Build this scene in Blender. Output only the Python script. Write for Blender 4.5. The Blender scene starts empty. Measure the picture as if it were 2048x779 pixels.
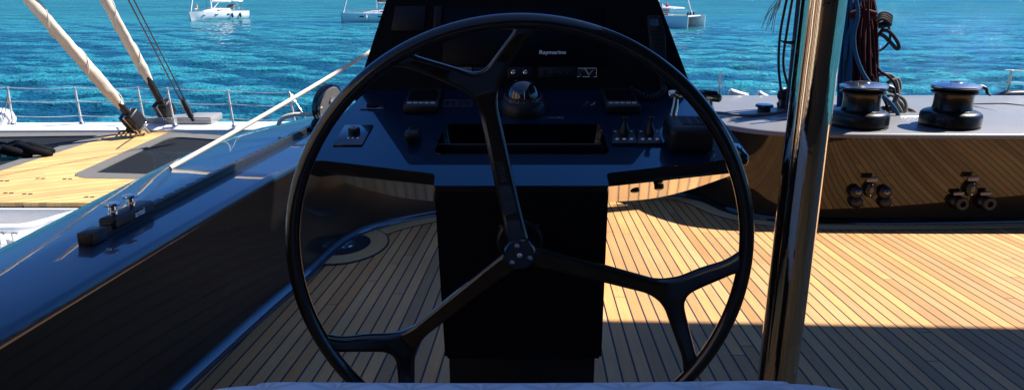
import bpy, bmesh, math, random
import numpy as np
from mathutils import Vector, Matrix
random.seed(7)
rng = np.random.default_rng(11)
sc = bpy.context.scene
col = sc.collection
R = math.radians
# ---------------------------------------------------------------- camera
FOC = 1370.0; TH = R(16.56)
cam_d = bpy.data.cameras.new('camera'); cam = bpy.data.objects.new('camera', cam_d); col.objects.link(cam)
cam.location = (0, 0, 0); cam.rotation_euler = (math.pi/2-TH, 0, 0)
cam_d.sensor_width = 36.0; cam_d.lens = 36.0*FOC/2048; cam_d.clip_start = .05; cam_d.clip_end = 20000
sc.camera = cam
FW = Vector((0, math.cos(TH), -math.sin(TH))); UP = Vector((0, math.sin(TH), math.cos(TH)))
SEA = -4.6
def ray(px, py): return FW + Vector(((px-1024)/FOC, 0, 0)) + UP*((389.5-py)/FOC)
def PY(px, py, Y):
    d = ray(px, py); return d*(Y/d.y)
def PZ(px, py, Z):
    d = ray(px, py); return d*(Z/d.z)
SL = math.tan(R(3.5)); HD = 1.35/math.cos(R(3.5))
def zdeck(y): return -HD - SL*y
def PD(px, py):
    d = ray(px, py); return d*(-HD/(d.z+SL*d.y))
def ztop(y): return -.70-.055*min(y, 5.4545)
# ---------------------------------------------------------------- materials
def new_mat(name):
    m = bpy.data.materials.new(name); m.use_nodes = True
    nt = m.node_tree; b = nt.nodes['Principled BSDF']
    return m, nt, b
def N(nt, t, **k):
    n = nt.nodes.new(t)
    for a, v in k.items(): setattr(n, a, v)
    return n
def mth(nt, op, a, b=None, c=None, clamp=False):
    n = nt.nodes.new('ShaderNodeMath'); n.operation = op; n.use_clamp = clamp
    for i, v in enumerate((a, b, c)):
        if v is None: continue
        if isinstance(v, (int, float)): n.inputs[i].default_value = v
        else: nt.links.new(v, n.inputs[i])
    return n.outputs[0]
def mixc(nt, f, a, b, mode='MIX'):
    n = nt.nodes.new('ShaderNodeMix'); n.data_type = 'RGBA'; n.blend_type = mode
    for i, v in ((0, f), (6, a), (7, b)):
        if isinstance(v, (int, float)): n.inputs[i].default_value = v
        elif isinstance(v, tuple): n.inputs[i].default_value = (*v, 1)
        else: nt.links.new(v, n.inputs[i])
    return n.outputs[2]
def mat(name, c, rough=.5, metal=0, coat=0, spec=.5, var=.12, vs=6., bump=0, bs=40., ior=1.5, crough=.03, rvar=0, trans=0, alpha=1, sheen=0):
    m, nt, b = new_mat(name)
    tc = N(nt, 'ShaderNodeTexCoord')
    nz = N(nt, 'ShaderNodeTexNoise'); nz.inputs['Scale'].default_value = vs; nz.inputs['Detail'].default_value = 5
    nt.links.new(tc.outputs['Object'], nz.inputs['Vector'])
    d = tuple(x*(1-var) for x in c); e = tuple(min(1, x*(1+var)) for x in c)
    nt.links.new(mixc(nt, nz.outputs['Fac'], d, e), b.inputs['Base Color'])
    b.inputs['Roughness'].default_value = rough; b.inputs['Metallic'].default_value = metal
    b.inputs['Coat Weight'].default_value = coat; b.inputs['Coat Roughness'].default_value = crough
    b.inputs['Specular IOR Level'].default_value = spec; b.inputs['IOR'].default_value = ior
    b.inputs['Transmission Weight'].default_value = trans; b.inputs['Alpha'].default_value = alpha
    b.inputs['Sheen Weight'].default_value = sheen
    if coat and not trans:
        n4 = N(nt, 'ShaderNodeTexNoise'); n4.inputs['Scale'].default_value = 9; n4.inputs['Detail'].default_value = 8; n4.inputs['Roughness'].default_value = .7
        nt.links.new(tc.outputs['Object'], n4.inputs['Vector']); p_ = mth(nt, 'POWER', n4.outputs['Fac'], 3.0)
        nt.links.new(mth(nt, 'MULTIPLY_ADD', p_, .07, crough*.5), b.inputs['Coat Roughness'])
    if rvar:
        n2 = N(nt, 'ShaderNodeTexNoise'); n2.inputs['Scale'].default_value = vs*3; n2.inputs['Detail'].default_value = 6
        nt.links.new(tc.outputs['Object'], n2.inputs['Vector'])
        nt.links.new(mth(nt, 'MULTIPLY_ADD', n2.outputs['Fac'], rvar, rough-rvar*.5), b.inputs['Roughness'])
    if bump:
        n3 = N(nt, 'ShaderNodeTexNoise'); n3.inputs['Scale'].default_value = bs; n3.inputs['Detail'].default_value = 4
        nt.links.new(tc.outputs['Object'], n3.inputs['Vector'])
        bp = N(nt, 'ShaderNodeBump'); bp.inputs['Strength'].default_value = 1; bp.inputs['Distance'].default_value = bump
        nt.links.new(n3.outputs['Fac'], bp.inputs['Height']); nt.links.new(bp.outputs['Normal'], b.inputs['Normal'])
        if coat: nt.links.new(bp.outputs['Normal'], b.inputs['Coat Normal'])
    return m
def teak(name, ang=0., pw=.0625, off=0., planks=True, base=(.56, .305, .118), L=4.2, along='y', caulk=.135):
    m, nt, b = new_mat(name)
    tc = N(nt, 'ShaderNodeTexCoord'); sp = N(nt, 'ShaderNodeSeparateXYZ'); nt.links.new(tc.outputs['Object'], sp.inputs[0])
    x, y = sp.outputs[0], sp.outputs[1]
    if along == 'x': x, y = y, x
    t = math.tan(ang)
    u = mth(nt, 'ADD', mth(nt, 'MULTIPLY_ADD', y, -t, x), -off)
    u = mth(nt, 'DIVIDE', u, pw)
    pid = mth(nt, 'FLOOR', u); fr = mth(nt, 'FRACT', u)
    wn = N(nt, 'ShaderNodeTexWhiteNoise'); wn.noise_dimensions = '1D'; nt.links.new(pid, wn.inputs['W'])
    v = mth(nt, 'DIVIDE', mth(nt, 'ADD', y, mth(nt, 'MULTIPLY', wn.outputs['Value'], L*7)), L)
    bid = mth(nt, 'FLOOR', v); vf = mth(nt, 'FRACT', v)
    cmb = N(nt, 'ShaderNodeCombineXYZ'); nt.links.new(pid, cmb.inputs[0]); nt.links.new(bid, cmb.inputs[1])
    wn2 = N(nt, 'ShaderNodeTexWhiteNoise'); wn2.noise_dimensions = '3D'; nt.links.new(cmb.outputs[0], wn2.inputs['Vector'])
    # grain: stretched noise with its own offset on every board
    gv = N(nt, 'ShaderNodeCombineXYZ')
    nt.links.new(mth(nt, 'MULTIPLY', u, pw*85), gv.inputs[0])
    nt.links.new(mth(nt, 'MULTIPLY', y, 3.0), gv.inputs[1]); nt.links.new(mth(nt, 'MULTIPLY', wn2.outputs['Value'], 50), gv.inputs[2])
    g = N(nt, 'ShaderNodeTexNoise'); g.inputs['Scale'].default_value = 1.0; g.inputs['Detail'].default_value = 7; g.inputs['Roughness'].default_value = .65; g.inputs['Distortion'].default_value = .6
    nt.links.new(gv.outputs[0], g.inputs['Vector'])
    gv2 = N(nt, 'ShaderNodeCombineXYZ')
    nt.links.new(mth(nt, 'MULTIPLY', u, pw*420), gv2.inputs[0]); nt.links.new(mth(nt, 'MULTIPLY', y, 30.0), gv2.inputs[1]); nt.links.new(wn2.outputs['Value'], gv2.inputs[2])
    g2 = N(nt, 'ShaderNodeTexNoise'); g2.inputs['Scale'].default_value = 1.0; g2.inputs['Detail'].default_value = 3
    nt.links.new(gv2.outputs[0], g2.inputs['Vector'])
    blot = N(nt, 'ShaderNodeTexNoise'); blot.inputs['Scale'].default_value = 1.7; blot.inputs['Detail'].default_value = 4
    nt.links.new(tc.outputs['Object'], blot.inputs['Vector'])
    lo = tuple(q*f for q, f in zip(base, (.66, .62, .56))); hi = tuple(min(1, q*f) for q, f in zip(base, (1.2, 1.22, 1.25)))
    c = mixc(nt, g.outputs['Fac'], lo, hi)
    tone = mth(nt, 'MULTIPLY_ADD', wn2.outputs['Value'], .46, .77)
    tone = mth(nt, 'MULTIPLY', tone, mth(nt, 'MULTIPLY_ADD', g2.outputs['Fac'], .28, .86))
    tone = mth(nt, 'MULTIPLY', tone, mth(nt, 'MULTIPLY_ADD', blot.outputs['Fac'], .6, .70))
    tcn = N(nt, 'ShaderNodeCombineColor')
    for i in range(3): nt.links.new(tone, tcn.inputs[i])
    c = mixc(nt, 1.0, c, tcn.outputs[0], 'MULTIPLY')
    wn3 = N(nt, 'ShaderNodeTexWhiteNoise'); wn3.noise_dimensions = '3D'; av = N(nt, 'ShaderNodeVectorMath'); av.operation = 'ADD'; av.inputs[1].default_value = (17.3, 5.1, 3.7); nt.links.new(cmb.outputs[0], av.inputs[0]); nt.links.new(av.outputs[0], wn3.inputs['Vector'])
    c = mixc(nt, 1.0, c, mixc(nt, wn3.outputs['Value'], (1.06, .93, .82), (.97, 1.05, 1.16)), 'MULTIPLY')
    h = None
    if planks:
        k1 = mth(nt, 'LESS_THAN', fr, caulk)
        k2 = mth(nt, 'LESS_THAN', vf, .0055/L)
        k = mth(nt, 'MAXIMUM', k1, k2)
        c = mixc(nt, k, c, (.022, .022, .026))
        h = mth(nt, 'SUBTRACT', 1, k)
    nt.links.new(c, b.inputs['Base Color'])
    nt.links.new(mth(nt, 'MULTIPLY_ADD', g.outputs['Fac'], .2, .5), b.inputs['Roughness'])
    b.inputs['Specular IOR Level'].default_value = .3
    bp = N(nt, 'ShaderNodeBump'); bp.inputs['Strength'].default_value = .5; bp.inputs['Distance'].default_value = .0012
    hh = mth(nt, 'MULTIPLY', g2.outputs['Fac'], .5)
    if h: hh = mth(nt, 'ADD', hh, h)
    nt.links.new(hh, bp.inputs['Height']); nt.links.new(bp.outputs['Normal'], b.inputs['Normal'])
    return m
M = {}
pl = PD(622.6, 762.7); VA = math.atan2(.0372, 1.0246)
M['teak'] = teak('teak_planks', VA, .0625, pl.x-math.tan(VA)*pl.y-.003)
M['teak_margin'] = teak('teak_margin', 0, 3, 1.3, False, (.62, .42, .21), 1.4)
M['teak_fore'] = teak('teak_foredeck', R(62), .09, 0, True, (.60, .37, .145), 2.5, caulk=.022)
M['caulk'] = mat('black_caulk', (.02, .02, .024), .6, var=.2)
M['paint_top'] = mat('grey_deck_paint', (.17, .168, .17), .5, 0, .25, .5, .14, 3, bump=.00035, bs=420, crough=.16)
M['paint_gloss'] = mat('dark_metallic_gelcoat', (.005, .018, .042), .4, .0, 1, .3, .06, 2, bump=.0012, bs=1.6, crough=.02, ior=1.6)
M['paint_wall'] = mat('dark_wall_gelcoat', (.009, .007, .006), .4, 0, .75, .1, .1, 2, bump=.0010, bs=1.3, crough=.025, ior=1.5)
M['mirror_wall'] = mat('polished_bulkhead', (.60, .52, .42), .06, 1, 0, .5, .04, 2, bump=.0006, bs=1.5)
M['mirror_shaded'] = mat('shaded_polished_panel', (.12, .10, .085), .08, 1, 0, .5, .05, 2, bump=.0006, bs=1.5)  # darker mirror copy; the shaded deck's reflection is put into its colour
M['rail_black'] = mat('satin_dark_rail', (.028, .028, .032), .3, .3, 0, .5, .3, 30)  # mid-dark satin tone with random variation
M['carbon'] = mat('glossy_carbon', (.004, .004, .0045), .3, 0, 1, .3, .3, 30, bump=.0002, bs=18, crough=.05, rvar=.08)
M['black_coat'] = mat('black_anodised', (.004, .004, .0045), .35, 0, .35, .25, .2, 12, crough=.12)
M['black_matt'] = mat('matt_black', (.0035, .0035, .005), .75, 0, 0, .12, .3, 20)
M['black_satin'] = mat('satin_black_plastic', (.010, .010, .012), .4, 0, 0, .35, .3, 25, rvar=.1)
M['display'] = mat('display_glass', (.0015, .002, .004), .35, 0, 0, .12, .2, 3)
M['black_gloss'] = mat('gloss_black_panel', (.002, .003, .006), .12, 0, 1, .4, .2, 3, crough=.015)
M['dash'] = mat('gloss_dash_panel', (.0001, .012, .034), .3, 0, .9, .1, .15, 3, crough=.012, ior=1.5)
M['dash_raised'] = mat('dash_plate', (.006, .010, .018), .3, 0, .7, .4, .15, 3, crough=.08)
M['chrome'] = mat('polished_steel', (.74, .62, .48), .05, 1, 0, .5, .05, 8, bump=.0012, bs=9)
M['steel'] = mat('brushed_steel', (.62, .61, .58), .2, 1, 0, .5, .06, 20)
M['steel_dark'] = mat('dark_steel', (.12, .12, .13), .3, .8, 0, .5, .1, 20)
M['white'] = mat('white_gelcoat', (.80, .80, .79), .3, 0, .6, .5, .03, 2, crough=.08)
M['white_shade'] = mat('warm_white_gelcoat', (.66, .65, .63), .4, 0, .3, .5, .05, 2)
M['canvas'] = mat('cream_sailcloth', (.62, .53, .42), .85, 0, 0, .2, .10, 7, bump=.004, bs=14)
M['canvas_white'] = mat('white_sailcloth', (.74, .73, .72), .8, 0, 0, .2, .08, 2, bump=.02, bs=3)
M['trim_grey'] = mat('grey_trampoline_hem', (.13, .125, .12), .8, 0, 0, .2, .15, 8, bump=.004, bs=12)
M['mesh'] = mat('trampoline_mesh', (.012, .013, .016), .7, 0, 0, .2, .3, 5, alpha=.74)
M['rope_cream'] = mat('cream_rope', (.66, .60, .50), .85, 0, 0, .2, .2, 90, bump=.002, bs=160)
M['rope_red'] = mat('burgundy_rope', (.034, .0045, .008), .8, 0, 0, .2, .6, 60, bump=.003, bs=150)
M['rope_blue'] = mat('blue_rope', (.012, .075, .165), .8, 0, 0, .2, .35, 60, bump=.003, bs=150)
M['rope_dark'] = mat('dark_rope', (.035, .032, .034), .85, 0, 0, .2, .5, 80, bump=.003, bs=150)
M['rope_grey'] = mat('grey_rope', (.16, .15, .14), .85, 0, 0, .2, .4, 80, bump=.003, bs=150)
M['brown_panel'] = mat('bronze_switch_plate', (.16, .115, .075), .35, .3, .2, .5, .2, 20)
M['dark_panel'] = mat('dark_switch_plate', (.006, .0055, .007), .45, 0, 0, .3, .2, 20)
M['steel_pale'] = mat('pale_steel', (.62, .60, .57), .3, .35, 0, .5, .06, 20)
M['print'] = mat('pale_print', (.80, .84, .88), .6, 0, 0, .2, .05)
M['print_dim'] = mat('grey_print', (.05, .06, .075), .6, 0, 0, .2, .05)
M['lcd'] = mat('dark_lcd_glass', (.004, .006, .008), .1, 0, 1, .5, .1, 5)
M['red'] = mat('red_cloth', (.45, .02, .03), .8, 0, 0, .2, .2, 10)
M['skin'] = mat('skin', (.42, .24, .16), .6, 0, 0, .3, .1, 10)
M['navy'] = mat('navy_canvas', (.03, .035, .05), .8, 0, 0, .2, .2, 5)
M['window'] = mat('tinted_window', (.01, .012, .015), .08, 0, 1, .5, .1, 2)
M['olive'] = mat('olive_inset', (.13, .13, .075), .6, 0, 0, .3, .15, 8)
M['compass_red'] = mat('compass_card', (.06, .008, .008), .5, 0, 0, .3, .3, 60)
m, nt, b = new_mat('smoked_dome'); b.inputs['Transmission Weight'].default_value = 0; b.inputs['Roughness'].default_value = .03
b.inputs['IOR'].default_value = 1.6; b.inputs['Base Color'].default_value = (.003, .004, .007, 1); b.inputs['Coat Weight'].default_value = 1
M['dome'] = m
# quilted upholstery
m, nt, b = new_mat('quilted_vinyl')
tc = N(nt, 'ShaderNodeTexCoord'); sp = N(nt, 'ShaderNodeSeparateXYZ'); nt.links.new(tc.outputs['Object'], sp.inputs[0])
def ringpat(ox, oy):
    s = .085
    fx = mth(nt, 'SUBTRACT', mth(nt, 'FRACT', mth(nt, 'DIVIDE', mth(nt, 'ADD', sp.outputs[0], ox+10), s)), .5)
    q = mth(nt, 'ADD', mth(nt, 'SUBTRACT', sp.outputs[1], sp.outputs[2]), oy+10)
    fy = mth(nt, 'SUBTRACT', mth(nt, 'FRACT', mth(nt, 'DIVIDE', q, s)), .5)
    d = mth(nt, 'SQRT', mth(nt, 'ADD', mth(nt, 'MULTIPLY', fx, fx), mth(nt, 'MULTIPLY', fy, fy)))
    return mth(nt, 'SMOOTH_MIN', mth(nt, 'ABSOLUTE', mth(nt, 'SUBTRACT', d, .47)), .09, .03)
h = mth(nt, 'MINIMUM', ringpat(0, 0), ringpat(.0425, .0425))
bp = N(nt, 'ShaderNodeBump'); bp.inputs['Strength'].default_value = 1; bp.inputs['Distance'].default_value = .022
nt.links.new(h, bp.inputs['Height']); nt.links.new(bp.outputs['Normal'], b.inputs['Normal'])
dk = mth(nt, 'MULTIPLY', h, 11., clamp=True)
nt.links.new(mixc(nt, dk, (.44, .50, .56), (.56, .64, .74)), b.inputs['Base Color']); b.inputs['Roughness'].default_value = .55
M['quilt'] = m
M['vinyl'] = mat('pale_blue_vinyl', (.50, .55, .64), .5, 0, 0, .4, .04, 10, bump=.0006, bs=90)
# ---------------------------------------------------------------- mesh builder
M['brown'] = mat('brown_canvas', (.13, .085, .055), .8, 0, 0, .2, .2, 5)
M['trim_pale'] = mat('pale_grey_paint', (.24, .24, .235), .5, 0, .2, .4, .05, 3)
class MB:
    def __init__(s): s.bm = bmesh.new(); s.mi = 0
    def _mark(s, faces):
        for f in faces: f.material_index = s.mi
    def raw(s, verts, faces):
        vs = [s.bm.verts.new(v) for v in verts]; out = []
        for f in faces:
            try: out.append(s.bm.faces.new([vs[i] for i in f]))
            except ValueError: pass
        s._mark(out); return vs
    def box(s, c, size, rot=None, bev=0, seg=2, mtx=None):
        r = bmesh.ops.create_cube(s.bm, size=1); vs = r['verts']
        for v in vs: v.co = Vector((v.co.x*size[0], v.co.y*size[1], v.co.z*size[2]))
        fs = set(f for v in vs for f in v.link_faces)
        if bev:
            es = list(set(e for v in vs for e in v.link_edges))
            q = bmesh.ops.bevel(s.bm, geom=es, offset=bev, segments=seg, profile=.5, affect='EDGES')
            fs = set(q['faces']) | set(f for f in fs if f.is_valid); vs = list(set(v for f in fs for v in f.verts))
        T = Matrix.Translation(Vector(c)) @ (rot.to_4x4() if rot else Matrix())
        if mtx: T = mtx @ T
        for v in vs: v.co = T @ v.co
        s._mark(fs)
    def rings(s, rings, closed=True, cap=True, loop=False):
        n = len(rings[0]); V = [[s.bm.verts.new(p) for p in r] for r in rings]; fs = []
        R_ = len(V)
        for i in range(R_ if loop else R_-1):
            a, b_ = V[i], V[(i+1) % R_]
            for j in range(n if closed else n-1):
                k = (j+1) % n
                try: fs.append(s.bm.faces.new((a[j], a[k], b_[k], b_[j])))
                except ValueError: pass
        if cap and not loop and closed:
            for r, rev in ((V[0], True), (V[-1], False)):
                try: fs.append(s.bm.faces.new(list(reversed(r)) if rev else r))
                except ValueError: pass
        s._mark(fs); return V
    def tube(s, path, rad, n=10, closed=False, ell=1.0, cap=True):
        P = [Vector(p) for p in path]; m_ = len(P)
        rr = rad if isinstance(rad, (list, tuple)) else [rad]*m_
        T = []
        for i in range(m_):
            a = P[(i-1) % m_] if (closed or i > 0) else P[i]; b_ = P[(i+1) % m_] if (closed or i < m_-1) else P[i]
            t = (b_-a); T.append(t.normalized() if t.length > 1e-9 else Vector((0, 0, 1)))
        u = T[0].orthogonal().normalized(); rs = []
        for i in range(m_):
            u = (u-T[i]*u.dot(T[i])); u = u.normalized() if u.length > 1e-6 else T[i].orthogonal().normalized()
            w = T[i].cross(u)
            rs.append([P[i]+u*math.cos(2*math.pi*k/n)*rr[i]+w*math.sin(2*math.pi*k/n)*rr[i]*ell for k in range(n)])
        s.rings(rs, True, cap, closed)
    def cyl(s, a, b_, r0, r1=None, n=20): s.tube([a, b_], [r0, r0 if r1 is None else r1], n)
    def lathe(s, prof, n=32, mtx=None, c=(0, 0, 0)):
        mtx = mtx or Matrix.Translation(Vector(c))
        s.rings([[mtx @ Vector((r*math.cos(2*math.pi*k/n), r*math.sin(2*math.pi*k/n), z)) for k in range(n)] for r, z in prof])
    def prism(s, poly, z0, z1, mtx=None, bev=0):
        mtx = mtx or Matrix()
        b_ = bmesh.new(); lo = [b_.verts.new((p[0], p[1], z0)) for p in poly]; hi = [b_.verts.new((p[0], p[1], z1)) for p in poly]
        b_.faces.new(list(reversed(lo))); b_.faces.new(hi); n = len(poly)
        for i in range(n): b_.faces.new((lo[i], lo[(i+1) % n], hi[(i+1) % n], hi[i]))
        bmesh.ops.recalc_face_normals(b_, faces=b_.faces)
        if bev: bmesh.ops.bevel(b_, geom=[e for e in b_.edges], offset=bev, segments=2, profile=.5, affect='EDGES')
        bmesh.ops.triangulate(b_, faces=[f for f in b_.faces if len(f.verts) > 4])
        b_.verts.ensure_lookup_table(); b_.verts.index_update()
        s.raw([mtx @ v.co for v in b_.verts], [[v.index for v in f.verts] for f in b_.faces]); b_.free()
    def build(s, name, mats, parent=None, smooth=32, org=None):
        if not isinstance(mats, (list, tuple)): mats = [mats]
        me = bpy.data.meshes.new(name)
        bmesh.ops.recalc_face_normals(s.bm, faces=s.bm.faces)
        s.bm.to_mesh(me); s.bm.free()
        return link(me, name, mats, parent, smooth, org)
def wloc(o):
    v = Vector((0, 0, 0))
    while o: v += o.location; o = o.parent
    return v
def link(me, name, mats, parent=None, smooth=32, org=None):
    for m_ in mats: me.materials.append(m_ if not isinstance(m_, str) else M[m_])
    if smooth:
        me.polygons.foreach_set('use_smooth', [True]*len(me.polygons)); me.set_sharp_from_angle(angle=R(smooth))
    o = bpy.data.objects.new(name, me); col.objects.link(o)
    if org is None:
        if parent: org = wloc(parent)
        else:
            c = [Vector(v.co) for v in me.vertices]
            org = Vector(((min(v.x for v in c)+max(v.x for v in c))/2, (min(v.y for v in c)+max(v.y for v in c))/2, min(v.z for v in c)))
    org = Vector(org)
    me.transform(Matrix.Translation(-org))
    if parent: o.parent = parent; o.location = org-wloc(parent)
    else: o.location = org
    return o
def tag(o, label=None, cat=None, group=None, kind=None):
    if label: o['label'] = label
    if cat: o['category'] = cat
    if group: o['group'] = group
    if kind: o['kind'] = kind
    return o
def empty(name, loc, label, cat, group=None):
    o = bpy.data.objects.new(name, None); col.objects.link(o); o.location = loc; o.empty_display_size = .05
    return tag(o, label, cat, group)
def copy_tree(o, parent=None):
    c = o.copy(); col.objects.link(c); c.parent = parent
    for ch in [x for x in bpy.data.objects if x.parent == o]: copy_tree(ch, c)
    return c
def crom(pts, k=8, closed=False):
    P = [Vector(p) for p in pts]; n = len(P); out = []
    for i in range(n if closed else n-1):
        if closed: a, b_, c, d = P[(i-1) % n], P[i], P[(i+1) % n], P[(i+2) % n]
        else: a, b_, c, d = P[max(i-1, 0)], P[i], P[i+1], P[min(i+2, n-1)]
        for j in range(k):
            t = j/k
            out.append(.5*((2*b_)+(c-a)*t+(2*a-5*b_+4*c-d)*t*t+(3*b_-a-3*c+d)*t**3))
    if not closed: out.append(P[-1])
    return out
def text(body, size, mtx, name, mt, parent, ext=.0008, width=1.0, bold=0.0, shear=0):
    cu = bpy.data.curves.new(name, 'FONT'); cu.body = body; cu.size = size; cu.extrude = ext; cu.align_x = 'CENTER'; cu.align_y = 'CENTER'; cu.offset = bold; cu.shear = shear
    t = bpy.data.objects.new('tmp', cu); col.objects.link(t)
    dg = bpy.context.evaluated_depsgraph_get(); me = bpy.data.meshes.new_from_object(t.evaluated_get(dg)); bpy.data.objects.remove(t)
    me.materials.clear(); me.transform(mtx @ Matrix.Diagonal((width, 1, 1, 1)))
    return link(me, name, [mt], parent, 0)
def frame(o, x, y=None, z=None):
    """matrix from origin and axes"""
    x = Vector(x).normalized()
    if z is not None: z = Vector(z).normalized(); y = z.cross(x).normalized(); x = y.cross(z).normalized()
    else: z = x.cross(Vector(y)).normalized(); y = z.cross(x).normalized()
    m_ = Matrix((x, y, z)).transposed().to_4x4(); m_.translation = Vector(o); return m_
# ---------------------------------------------------------------- world, sun
AZ, EL = R(70), R(48)
w = bpy.data.worlds.new('World'); sc.world = w; w.use_nodes = True
bg = w.node_tree.nodes['Background']; sky = w.node_tree.nodes.new('ShaderNodeTexSky'); sky.sky_type = 'NISHITA'
sky.sun_disc = False; sky.sun_elevation = EL; sky.sun_rotation = AZ; sky.air_density = 1.0; sky.dust_density = .2; sky.ozone_density = 2.0
hs_ = w.node_tree.nodes.new('ShaderNodeHueSaturation'); hs_.inputs['Saturation'].default_value = 1.0; hs_.inputs['Value'].default_value = 1.0
w.node_tree.links.new(sky.outputs[0], hs_.inputs['Color']); wt = w.node_tree; tcw = wt.nodes.new('ShaderNodeTexCoord'); spw = wt.nodes.new('ShaderNodeSeparateXYZ'); wt.links.new(tcw.outputs['Generated'], spw.inputs[0])
rmp = wt.nodes.new('ShaderNodeValToRGB'); wt.links.new(spw.outputs[2], rmp.inputs[0]); cr_ = rmp.color_ramp
cr_.elements[0].position = 0.0; cr_.elements[0].color = (.03, .14, .36, 1); cr_.elements[1].position = .82; cr_.elements[1].color = (.60, .64, .76, 1)
e_ = cr_.elements.new(.36); e_.color = (.20, .40, .74, 1); e_ = cr_.elements.new(.60); e_.color = (.11, .34, .68, 1)
wt.links.new(mixc(wt, 1.0, hs_.outputs[0], rmp.outputs[0], 'MULTIPLY'), bg.inputs[0]); bg.inputs[1].default_value = .10
sd = bpy.data.lights.new('sun', 'SUN'); sd.energy = 5.0; sd.angle = R(.53); sd.color = (1, .95, .87)
so = bpy.data.objects.new('sun', sd); col.objects.link(so)
S = Vector((math.sin(AZ)*math.cos(EL), math.cos(AZ)*math.cos(EL), math.sin(EL)))
so.rotation_mode = 'QUATERNION'; so.rotation_quaternion = S.to_track_quat('Z', 'Y'); so.location = S*50
sc.view_settings.view_transform = 'Standard'; sc.view_settings.look = 'None'; sc.view_settings.exposure = 1.12; sc.view_settings.gamma = 1
# ---------------------------------------------------------------- sea
m, nt, b = new_mat('sea_water')
geo = N(nt, 'ShaderNodeNewGeometry')
def nz(scale, det=3, sx=1, sy=1, dist=0):
    mp = N(nt, 'ShaderNodeMapping'); mp.inputs['Scale'].default_value = (sx, sy, 1); nt.links.new(geo.outputs['Position'], mp.inputs[0])
    n = N(nt, 'ShaderNodeTexNoise'); n.inputs['Scale'].default_value = scale; n.inputs['Detail'].default_value = det; n.inputs['Distortion'].default_value = dist
    nt.links.new(mp.outputs[0], n.inputs['Vector']); return n.outputs['Fac']
h = mth(nt, 'MULTIPLY', nz(1.1, 3, .35, 1, 1.0), .34)
h = mth(nt, 'ADD', h, mth(nt, 'MULTIPLY', nz(3.6, 3, .45, 1, .8), .22))
h = mth(nt, 'ADD', h, mth(nt, 'MULTIPLY', nz(9, 1, .6, 1, .4), .16))
h = mth(nt, 'ADD', h, mth(nt, 'MULTIPLY', nz(.35, 2, .35, 1, .8), .34))

bp = N(nt, 'ShaderNodeBump'); bp.inputs['Strength'].default_value = 1; bp.inputs['Distance'].default_value = 1.0
nt.links.new(h, bp.inputs['Height']); nt.links.new(bp.outputs['Normal'], b.inputs['Normal'])
big = nz(.03, 4, .5, 1)
cr = N(nt, 'ShaderNodeMapRange'); cr.inputs[1].default_value = .35; cr.inputs[2].default_value = .65; nt.links.new(big, cr.inputs[0])
c = mixc(nt, cr.outputs[0], (.006, .125, .190), (.012, .175, .220))
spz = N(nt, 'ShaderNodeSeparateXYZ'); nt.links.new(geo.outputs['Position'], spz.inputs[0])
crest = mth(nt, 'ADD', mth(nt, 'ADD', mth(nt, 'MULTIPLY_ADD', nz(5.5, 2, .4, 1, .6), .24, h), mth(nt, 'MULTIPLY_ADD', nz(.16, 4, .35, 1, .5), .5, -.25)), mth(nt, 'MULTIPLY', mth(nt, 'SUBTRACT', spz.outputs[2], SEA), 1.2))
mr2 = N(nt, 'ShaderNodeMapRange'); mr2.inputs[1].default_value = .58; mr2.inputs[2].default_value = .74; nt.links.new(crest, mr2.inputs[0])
c = mixc(nt, mr2.outputs[0], mixc(nt, 1.0, c, (.42, .45, .55), 'MULTIPLY'), mixc(nt, 1.0, c, (3.5, 1.7, 1.45), 'MULTIPLY'))  # wave highlights and dark troughs put into the base colour
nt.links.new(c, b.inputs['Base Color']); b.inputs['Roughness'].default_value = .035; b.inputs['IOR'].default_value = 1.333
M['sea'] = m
r = np.geomspace(4.5, 9000, 900); 
ac = np.concatenate([np.linspace(-40, 40, 430), np.linspace(40, 320, 36)[1:]])   # degrees off +Y
A = np.radians(ac); nr, na = len(r), len(A)
RR, AA = np.meshgrid(r, A, indexing='ij'); X = RR*np.sin(AA); Y = RR*np.cos(AA); Z = np.zeros_like(X)
sp_ = RR*(math.log(9000/4.5)/900)
front = (np.cos(AA) > .75)
for i in range(46):
    lam = float(np.exp(rng.uniform(math.log(.45), math.log(6)))); th = rng.normal(math.pi/2, .5); k = 2*math.pi/lam
    amp = .014*lam**.85*rng.uniform(.5, 1.4); ph = rng.uniform(0, 6.28)
    fade = np.clip(lam/(sp_*3.2)-1, 0, 1)*front
    s_ = np.sin(k*(X*math.cos(th)+Y*math.sin(th))+ph+.7*np.sin(.31*X+i)+.5*np.sin(.23*Y+2*i))
    Z += amp*fade*(1-2*np.abs(s_)**1.0*.5-.5+.5*s_)
Z -= Z.mean(); Z[np.cos(AA) <= .75] = 0; Z += SEA
co = np.stack([X, Y, Z], -1).reshape(-1, 3)
i0 = np.arange(nr-1)[:, None]*na; j0 = np.arange(na)[None]; j1 = (j0+1) % na
q = np.stack([i0+j0, i0+j1, i0+na+j1, i0+na+j0], -1).reshape(-1, 4)
me = bpy.data.meshes.new('sea'); me.vertices.add(len(co)); me.vertices.foreach_set('co', co.astype(np.float32).ravel())
me.loops.add(q.size); me.loops.foreach_set('vertex_index', q[:, ::-1].astype(np.int32).ravel() if False else q.astype(np.int32).ravel())
me.polygons.add(len(q)); me.polygons.foreach_set('loop_start', np.arange(0, q.size, 4, dtype=np.int32)); me.polygons.foreach_set('loop_total', np.full(len(q), 4, np.int32))
me.update(calc_edges=True); me.validate()
me.polygons.foreach_set('use_smooth', [True]*len(me.polygons)); me.flip_normals() if me.polygons[0].normal.z < 0 else None
me.materials.append(M['sea']); o = bpy.data.objects.new('sea', me); col.objects.link(o); tag(o, kind='structure')
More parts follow.
